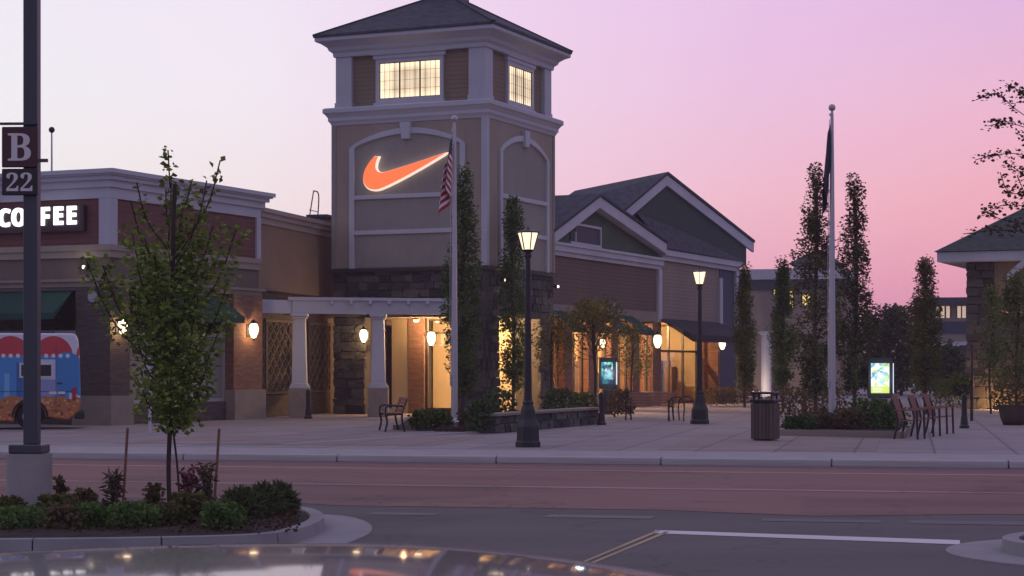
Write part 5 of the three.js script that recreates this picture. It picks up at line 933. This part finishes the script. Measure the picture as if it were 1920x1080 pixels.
// stone planter wall running back along the plaza
{
  const A = G(929, 813), fr = new Frame(A, -20.5), t = inFrame('stone_planter', 'low stone planter wall with pale cap before the tower', 'planter', fr), L = 8.2, H = 0.42;
  obj('wall_core', [b2(-0.4, -0.07, 0, H, -L, -0.07)], mat('stone backing', [0.1, 0.09, 0.085]), t);
    stones(t, 0, L, 0, H, (x, y) => [[-0.07, y, -x], Math.PI / 2], 0.5, 0.2); stones(t, -0.42, 0, 0, H, (x, y) => [[x, y, -0.07], 0], 0.3, 0.2);
  for (let i = 0; i < 7; i++) obj('cap_stone', rb(0.46, 0.07, L / 7 - 0.012, 0.012, -0.18, H + 0.035, -L / 7 * (i + 0.5) + 0.03), M.cast, t);
  obj('soil', b2(-2.0, -0.41, 0, 0.1, -L, -0.9), M.mulch, t);
}
// flower bed with a low kerb round the left flagpole, and the one at the right
function bed(name, label, pts, h) {
  const t = thing(name, label, 'planting bed', V(0, 0, 0));
  const n = pts.length; for (let i = 0; i < n; i++) { const a = V(pts[i][0], h / 2, pts[i][1]), b = V(pts[(i + 1) % n][0], h / 2, pts[(i + 1) % n][1]); obj('bed_kerb', bar(a, b, 0.14, h + 0.02), M.cast, t); }
  obj('soil', slab(pts.map(([x, z]) => [x, h - 0.03, z]), h - 0.04), M.mulch, t);
}
bed('flower_bed', 'low kerbed flower bed round the left flagpole', [gp(742, 806), gp(925, 808), gp(930, 790), gp(770, 788)], 0.12);
bed('flower_bed', 'low kerbed planting bed round the right flagpole', [gp(1462, 817), gp(1690, 822), gp(1712, 796), gp(1640, 775), gp(1530, 772)], 0.14);
// ---------------------------------------------------------------- lit advertising panels
function kiosk(label, px0, px1, py0, py1, D, turn, pal) {
  const k = D / F, w = (px1 - px0) * k / Math.cos(turn), h = (py1 - py0) * k, yc = EYE + (CY - (py0 + py1) / 2) * k, p = V(((px0 + px1) / 2 - CX) * k, 0, -D);
  const t = thing('advertising_panel', label, 'advertising panel', p, turn), top = yc + h / 2 + 0.14;
  obj('panel_case', rb(w + 0.2, h + 0.3, 0.22, 0.03, 0, yc, 0), M.black, t); obj('panel_foot', rb(w * 0.8, yc - h / 2 - 0.14, 0.2, 0.03, 0, (yc - h / 2 - 0.14) / 2, 0), M.black, t);
  const c = document.createElement('canvas'); c.width = 128; c.height = 192; const x = c.getContext('2d'); x.fillStyle = pal[0]; x.fillRect(0, 0, 128, 192);
  seed = 31 + px0; for (let i = 0; i < 46; i++) { x.fillStyle = pal[1 + i % (pal.length - 1)]; x.globalAlpha = 0.75; x.beginPath(); const cx0 = rr(0, 128), cy0 = rr(0, 192); x.ellipse(cx0, cy0, rr(8, 30), rr(5, 18), rr(0, 3), 0, 7); x.fill(); }
  x.globalAlpha = 1; x.fillStyle = pal[1]; x.fillRect(0, 150, 128, 42); x.fillStyle = pal[0]; for (let i = 0; i < 3; i++) x.fillRect(12, 158 + i * 10, 60 + 15 * (i % 2), 4);
  const tx = new THREE.CanvasTexture(c); tx.colorSpace = THREE.SRGBColorSpace; const m = new THREE.MeshPhysicalMaterial({ color: 0x222222, roughness: 0.3, emissive: 0xffffff, emissiveMap: tx, emissiveIntensity: 1.15, side: THREE.DoubleSide }); m.name = 'lit screen';
  const g = new THREE.PlaneGeometry(w, h); g.translate(0, yc, 0.116); obj('lit_screen', g, m, t);
  const side = mat('white lit edge', [0.8, 0.8, 0.8], { emit: [0.75, 0.85, 1], ei: 0.9 }); obj('lit_edge', rb(0.05, h, 0.1, 0.01, w / 2 + 0.1, yc, 0.0), side, t);
  lamp(V(0, yc, 0.6).applyAxisAngle(V(0, 1, 0), turn).add(p), 1.2, new THREE.Color().setRGB(0.8, 0.95, 1), 8);
}
kiosk('bright blue and yellow lit advertising panel right of the second flagpole', 1634, 1667, 681, 737, 57, R(-12), ['#e8f2f0', '#cfe070', '#58a8dc', '#3b7ec4', '#9fd08c', '#f4f4e0']);
kiosk('small teal lit advertising panel left of the far lantern post', 1129, 1150, 679, 721, 66, R(-12), ['#3f9aa8', '#0e2a4a', '#7fe0c0', '#123a66', '#c8f0ea', '#20203c']);
// ---------------------------------------------------------------- trees and shrubs round the plaza
const col = (k) => (k < 0.3 ? 0.55 + 1.5 * k : 1) * (k > 0.45 ? 1 - (k - 0.45) * 1.5 : 1);
function colTree(label, px, basePy, topPy, wpx, o = {}) { const D = o.D ?? -G(px, basePy).z, k = D / F; return tree('columnar_tree', label, V((px - CX) * k, 0, -D), EYE + (CY - topPy) * k, { r: wpx * k / 2, clumps: o.clumps ?? 150, per: o.per ?? 60, leaf: o.leaf ?? 0.074, cs: o.cs ?? 0.2, tall: 1.7, prof: o.prof ?? col, color: o.color ?? GREEN, color2: o.color2 ?? DARK, y0: (o.y0 ?? 0.13) * 8, group: 'columnar trees on the plaza', trunk: 0.06, bias: 1.15, ...o.extra }); }
colTree('dark columnar tree right behind the left flagpole', 868, 792, 326, 66);
colTree('dark columnar tree right of the stone corner pier, behind the near lantern post', 962, 779, 378, 54);
colTree('tall dark columnar tree just left of the right flagpole', 1530, 792, 322, 76, { clumps: 150, color: [0.085, 0.11, 0.045], extra: { top: 0.3, color2: RUST, mix: 0.25 } });
colTree('tall dark columnar tree just right of the right flagpole', 1602, 790, 340, 64, { clumps: 150, color: [0.085, 0.11, 0.045], extra: { top: 0.3, color2: RUST, mix: 0.25 } });
colTree('medium columnar tree right of the lit advertising panel', 1735, 777, 490, 54, { extra: { top: 0.3, color2: RUST } });
colTree('columnar tree behind the litter bin, before the pale distant shop', 1468, 770, 496, 38);
colTree('columnar tree at the far right corner of the wing', 1396, 764, 508, 34, { color: OLIVE });
// ornamental tree with amber lamplight painted into its leaf colour
{ const D = 62, k = D / F; tree('ornamental_tree', 'round tree before the wing windows, amber lamplight painted into its leaves', V((1115 - CX) * k, 0.3, -D), EYE + (CY - 572) * k - 0.3, { r: 68 * k, clumps: 80, per: 44, leaf: 0.075, cs: 0.28, color: mixc(LAMPLIT_AMBER, OLIVE, 0.3), color2: OLIVE, mix: 1.0, y0: 2.0, trunk: 0.05, prof: (q) => Math.sqrt(Math.max(0.1, 1 - (q - 0.35) ** 2 * 2.2)) }); }
{ const D = 63, k = D / F; tree('ornamental_tree', 'small olive tree between the near lantern post and the amber tree', V((1035 - CX) * k, 0.3, -D), EYE + (CY - 600) * k - 0.3, { r: 46 * k, clumps: 40, per: 40, leaf: 0.07, cs: 0.26, color: OLIVE, color2: RUST, mix: 0.7, y0: 1.2, trunk: 0.04 }); }
{ const D = 68, k = D / F; tree('ornamental_tree', 'small green tree right of the amber tree before the wing', V((1185 - CX) * k, 0, -D), EYE + (CY - 610) * k, { r: 44 * k, clumps: 36, per: 40, leaf: 0.07, cs: 0.26, color: GREEN, color2: LAMPLIT_AMBER, mix: 0.5, y0: 1.4, trunk: 0.04 }); }
// dark tree mass closing the view
[[1645, 585, 118, 50, 'low dark tree behind the lit advertising panel'], [1690, 582, 112, 52, 'low dark tree right behind the lit advertising panel'], [1770, 660, 105, 40, 'small dark bushy tree before the far shop front']].forEach(([px, py, D, w, label], i) => {
  const k = D / F; tree('background_tree', label, V((px - CX) * k, 0, -D), EYE + (CY - py) * k, { r: w * k * 0.7, clumps: 110, per: 34, leaf: 0.22, cs: 0.5, color: [0.07, 0.09, 0.04], color2: i % 2 ? OLIVE : DARK, mix: 0.6, y0: 0.5, trunk: 0.1, group: 'dark trees at the far end of the plaza', prof: (q) => Math.sqrt(Math.max(0.12, 1 - (q - 0.35) ** 2 * 1.9)) });
});
// big tree at the right edge whose twigs reach into the sky, and the leafy one before the stone shop
{
  const D = 34, k = D / F, b = V((2010 - CX) * k, 0, -D), t = thing('edge_tree', 'sparse tree at the right edge with dark twigs against the pink sky', 'tree', b, 0), L = [], limbs = [], at = (px, py, dz = 0) => V((px - 2010) * k, EYE + (CY - py) * k, dz);
  limbs.push(tube([[0, 0, 0], at(2005, 600), at(1990, 430), at(1975, 250), at(1985, 100)], 0.07, 20, 8));
  const tw = [[[1985, 260], [1900, 205], [1862, 178], [1822, 192]], [[1985, 230], [1920, 180], [1880, 160]], [[1990, 300], [1930, 240], [1885, 228], [1862, 232]], [[1990, 350], [1925, 290], [1870, 288], [1838, 296]], [[1992, 380], [1930, 330], [1890, 300]], [[1995, 420], [1930, 370], [1885, 360], [1868, 326]], [[1995, 440], [1935, 390], [1880, 385], [1846, 400]], [[1998, 470], [1930, 425], [1870, 410], [1838, 392]], [[2000, 500], [1940, 440], [1880, 430], [1815, 436]], [[1985, 200], [1930, 190], [1905, 175]], [[1990, 340], [1945, 280], [1912, 250]], [[1998, 450], [1940, 400], [1905, 330]]];
  for (const pts of tw) { const dz = rr(-0.5, 0.5), c3 = pts.map(([x, y], i) => at(x, y, dz * i / 3)); limbs.push(tube(c3, 0.008, 14, 5)); const cv = new THREE.CatmullRomCurve3(c3); for (let j = 0; j < 80; j++) { const q = 0.35 + 0.66 * rnd(), clus = Math.floor(q * 9) / 9; L.push([cv.getPoint(Math.min(1, clus * 0.6 + q * 0.4)).add(V(rr(-1, 1), rr(-1, 1), rr(-1, 1)).multiplyScalar(0.085)), rr(0.045, 0.085), shade(mixc([0.14, 0.05, 0.045], [0.10, 0.10, 0.04], rnd()), rr(0.6, 1.2)), 0]); } }
  obj('trunk', limbs, M.bark, t); obj('crown', leaves(L), leafMat, t);
}
{ const D = 64, k = D / F; tree('ornamental_tree', 'leafy green tree before the stone shop at right edge', V((1905 - CX) * k, 0, -D), EYE + (CY - 520) * k, { r: 52 * k, clumps: 110, per: 52, leaf: 0.075, cs: 0.32, color: GREEN, color2: OLIVE, mix: 0.9, y0: 1.0, trunk: 0.05 }); }
{ const D = 67, k = D / F; tree('ornamental_tree', 'slim leafy tree half hiding the stone pier at right', V((1858 - CX) * k, 0, -D), EYE + (CY - 540) * k, { r: 30 * k, clumps: 46, per: 40, leaf: 0.075, cs: 0.26, color: OLIVE, color2: GREEN, mix: 0.9, y0: 0.9, trunk: 0.04 }); }
// shrubs of the beds and planters
[[900, 47, 0.7, 0.7, 'dark', 'dark shrub in the bed between flagpole and stone planter'], [935, 50, 1.0, 0.95, 'dark', 'rounded dark shrub behind the planter, left of the near lantern post'], [790, 49, 0.6, 0.42, 'olive', 'low olive plant in the bed left of the left flagpole'], [826, 49.2, 0.6, 0.4, 'olive', 'low olive plant just left of the left flagpole'], [880, 48.6, 0.6, 0.45, 'rust', 'rusty low plant just right of the left flagpole'], [1050, 55, 1.1, 0.9, 'dark', 'dark shrub behind the middle of the stone planter'], [1095, 57, 0.9, 0.75, 'olive', 'olive shrub behind the stone planter end'], [1165, 62, 1.0, 0.8, 'rust', 'rusty shrub left of the entrance pier'], [1350, 80, 1.6, 0.7, 'rust', 'rusty hedge shrub right of the far entrance'], [1395, 82, 1.6, 0.8, 'rust', 'rusty hedge shrub behind the litter bin'],
  [1590, 47, 0.9, 0.5, 'rust', 'rusty shrub right of the right flagpole foot'], [1625, 47.5, 1.1, 0.75, 'green', 'fresh green shrub below the lit advertising panel'], [1668, 47, 1.0, 0.68, 'green', 'fresh green shrub beside the nearest slatted chair'], [1500, 46.5, 0.9, 0.35, 'dark', 'low dark shrub right of the litter bin'], [1535, 47.5, 0.9, 0.4, 'rust', 'low rusty shrub left of the right flagpole foot'], [1480, 60, 1.6, 0.9, 'rust', 'reddish shrub left behind the right flagpole'], [1545, 62, 1.6, 1.0, 'rust', 'reddish shrub straight behind the right flagpole'], [1780, 74, 1.4, 1.1, 'olive', 'olive shrub before the far shop, left of the basket']].forEach(([px, D, w, h, kind, label]) => {
  shrub('shrub', label, V((px - CX) / F * D, 0.08, -D), w, h, { n: 650, leaf: 0.08, ...{ dark: { color: [0.075, 0.115, 0.045] }, olive: { color: OLIVE }, green: { color: [0.08, 0.16, 0.045], color2: [0.11, 0.16, 0.05] }, rust: { color: [0.17, 0.10, 0.06], color2: [0.10, 0.10, 0.045] } }[kind], group: 'shrubs of the plaza beds' });
});
{ const D = 54, b = V((1900 - CX) / F * D, 0, -D), t = thing('planter_pot', 'large round dark pot with bushy plant at the right edge', 'planter', b, 0), L = []; obj('pot', lathe([[0.001, 0], [0.28, 0], [0.36, 0.2], [0.42, 0.5], [0.44, 0.56], [0.4, 0.56], [0.36, 0.5], [0.001, 0.48]], 26), mat('dark clay pot', [0.09, 0.06, 0.05], { rough: 0.8, map: 'mottle' }), t); for (let i = 0; i < 900; i++) { const d = V(rr(-1, 1), rr(-0.7, 1), rr(-1, 1)); if (d.length() > 1) d.normalize(); L.push([V(d.x * 0.6, 0.85 + d.y * 0.5, d.z * 0.6), rr(0.05, 0.1), shade(mixc(OLIVE, RUST, rnd()), rr(0.5, 1.2)), 0.3]); } obj('foliage', leaves(L), leafMat, t); }
{ const D = 58, b = V((1800 - CX) / F * D, 0, -D), t = thing('hanging_basket', 'bushy flower basket hanging on a black post at right', 'hanging basket', b, 0), L = [], y = EYE + (CY - 722) / F * D; obj('basket_post', [cyl(0.05, 0.035, 2.3, 0.35, 0, 0, 10), bar(V(0.35, 2.27, 0), V(-0.02, 2.27, 0), 0.03, 0.03), bar(V(0, 2.27, 0), V(0, y, 0.001), 0.015, 0.015)], M.black, t); obj('basket', lathe([[0.001, y - 0.3], [0.2, y - 0.22], [0.3, y], [0.3, y + 0.02]], 18), M.mulch, t); for (let i = 0; i < 600; i++) { const d = V(rr(-1, 1), rr(-1, 1), rr(-1, 1)); if (d.length() > 1) d.normalize(); L.push([V(d.x * 0.34, y + 0.02 + d.y * 0.4, d.z * 0.34), rr(0.05, 0.09), shade(mixc(OLIVE, DARK, rnd()), rr(0.5, 1.3)), 0.8]); } obj('foliage', leaves(L), leafMat, t); }
// ---------------------------------------------------------------- bonnet of the car in the foreground
{
  const X0 = (600 - CX) / F * 3.6, t = thing('parked_car', 'glossy dark mauve car bonnet in the bottom foreground', 'car', V(X0, RY, -2.8), 0);
  const paint = mat('lavender grey car paint', [0.075, 0.06, 0.072], { rough: 0.5, metal: 0.2, coat: 0.8, cr: 0.06 });
  const top = (x, D) => { const d = 3.6 - D; let y; if (d >= -0.12) { y = 1.272 + 0.091 * d - 0.103 * d * d / 2; if (d > 0.95) { y = 1.272 + 0.091 * 0.95 - 0.103 * 0.95 * 0.95 / 2 - 0.0068 * (d - 0.95) + 0.03 * (d - 0.95) ** 2; } } else { const e = -0.12 - d; y = 1.272 - 0.01166 - 0.1034 * e - 3.2 * e * e; } return y - (x < 0 ? 0.05 : 0.14) * x * x - 1.1 * Math.max(0, Math.abs(x) - 0.72) ** 2 * 2.4; };
  const surf = (x0, x1, d0, d1, n, m) => { const g = new ParametricGeometry((u, v, o) => { const x = x0 + (x1 - x0) * u, D = d0 + (d1 - d0) * v; o.set(x, top(x, D) - RY, 2.8 - D); }, n, m); return g; };
  obj('bonnet', [surf(-0.72, 0.72, 1.9, 3.9, 60, 80)], paint, t);
  obj('wing', surf(-0.97, -0.725, 1.9, 3.9, 14, 60), paint, t); obj('wing', surf(0.725, 0.97, 1.9, 3.9, 14, 60), paint, t);
  obj('body_side', rb(0.06, 0.62, 2.0, 0.025, -0.95, 0.72, -0.1), paint, t); obj('body_side', rb(0.06, 0.62, 2.0, 0.025, 0.95, 0.72, -0.1), paint, t);
  obj('grille', rb(1.1, 0.34, 0.06, 0.02, 0, 0.86, -1.09), M.black, t); obj('bumper', rb(1.9, 0.34, 0.2, 0.08, 0, 0.5, -1.12), paint, t);
  for (const s of [-1, 1]) { obj('headlight', rb(0.34, 0.24, 0.1, 0.04, s * 0.76, 0.95, -1.05), M.darkglass, t); const ty = lathe([[0.22, -0.11], [0.35, -0.11], [0.38, -0.05], [0.38, 0.05], [0.35, 0.11], [0.22, 0.11]], 26); ty.rotateZ(Math.PI / 2); const w = obj('wheel', ty, mat('tyre rubber', [0.016, 0.016, 0.017]), t); w.position.set(s * 0.82, 0.38, -0.3); const rm = lathe([[0.001, 0.05], [0.2, 0.03], [0.225, 0.08]], 20); rm.rotateZ(-Math.PI / 2 * s); obj('rim', rm, M.alu, w); }
}
renderer.render(scene, camera);
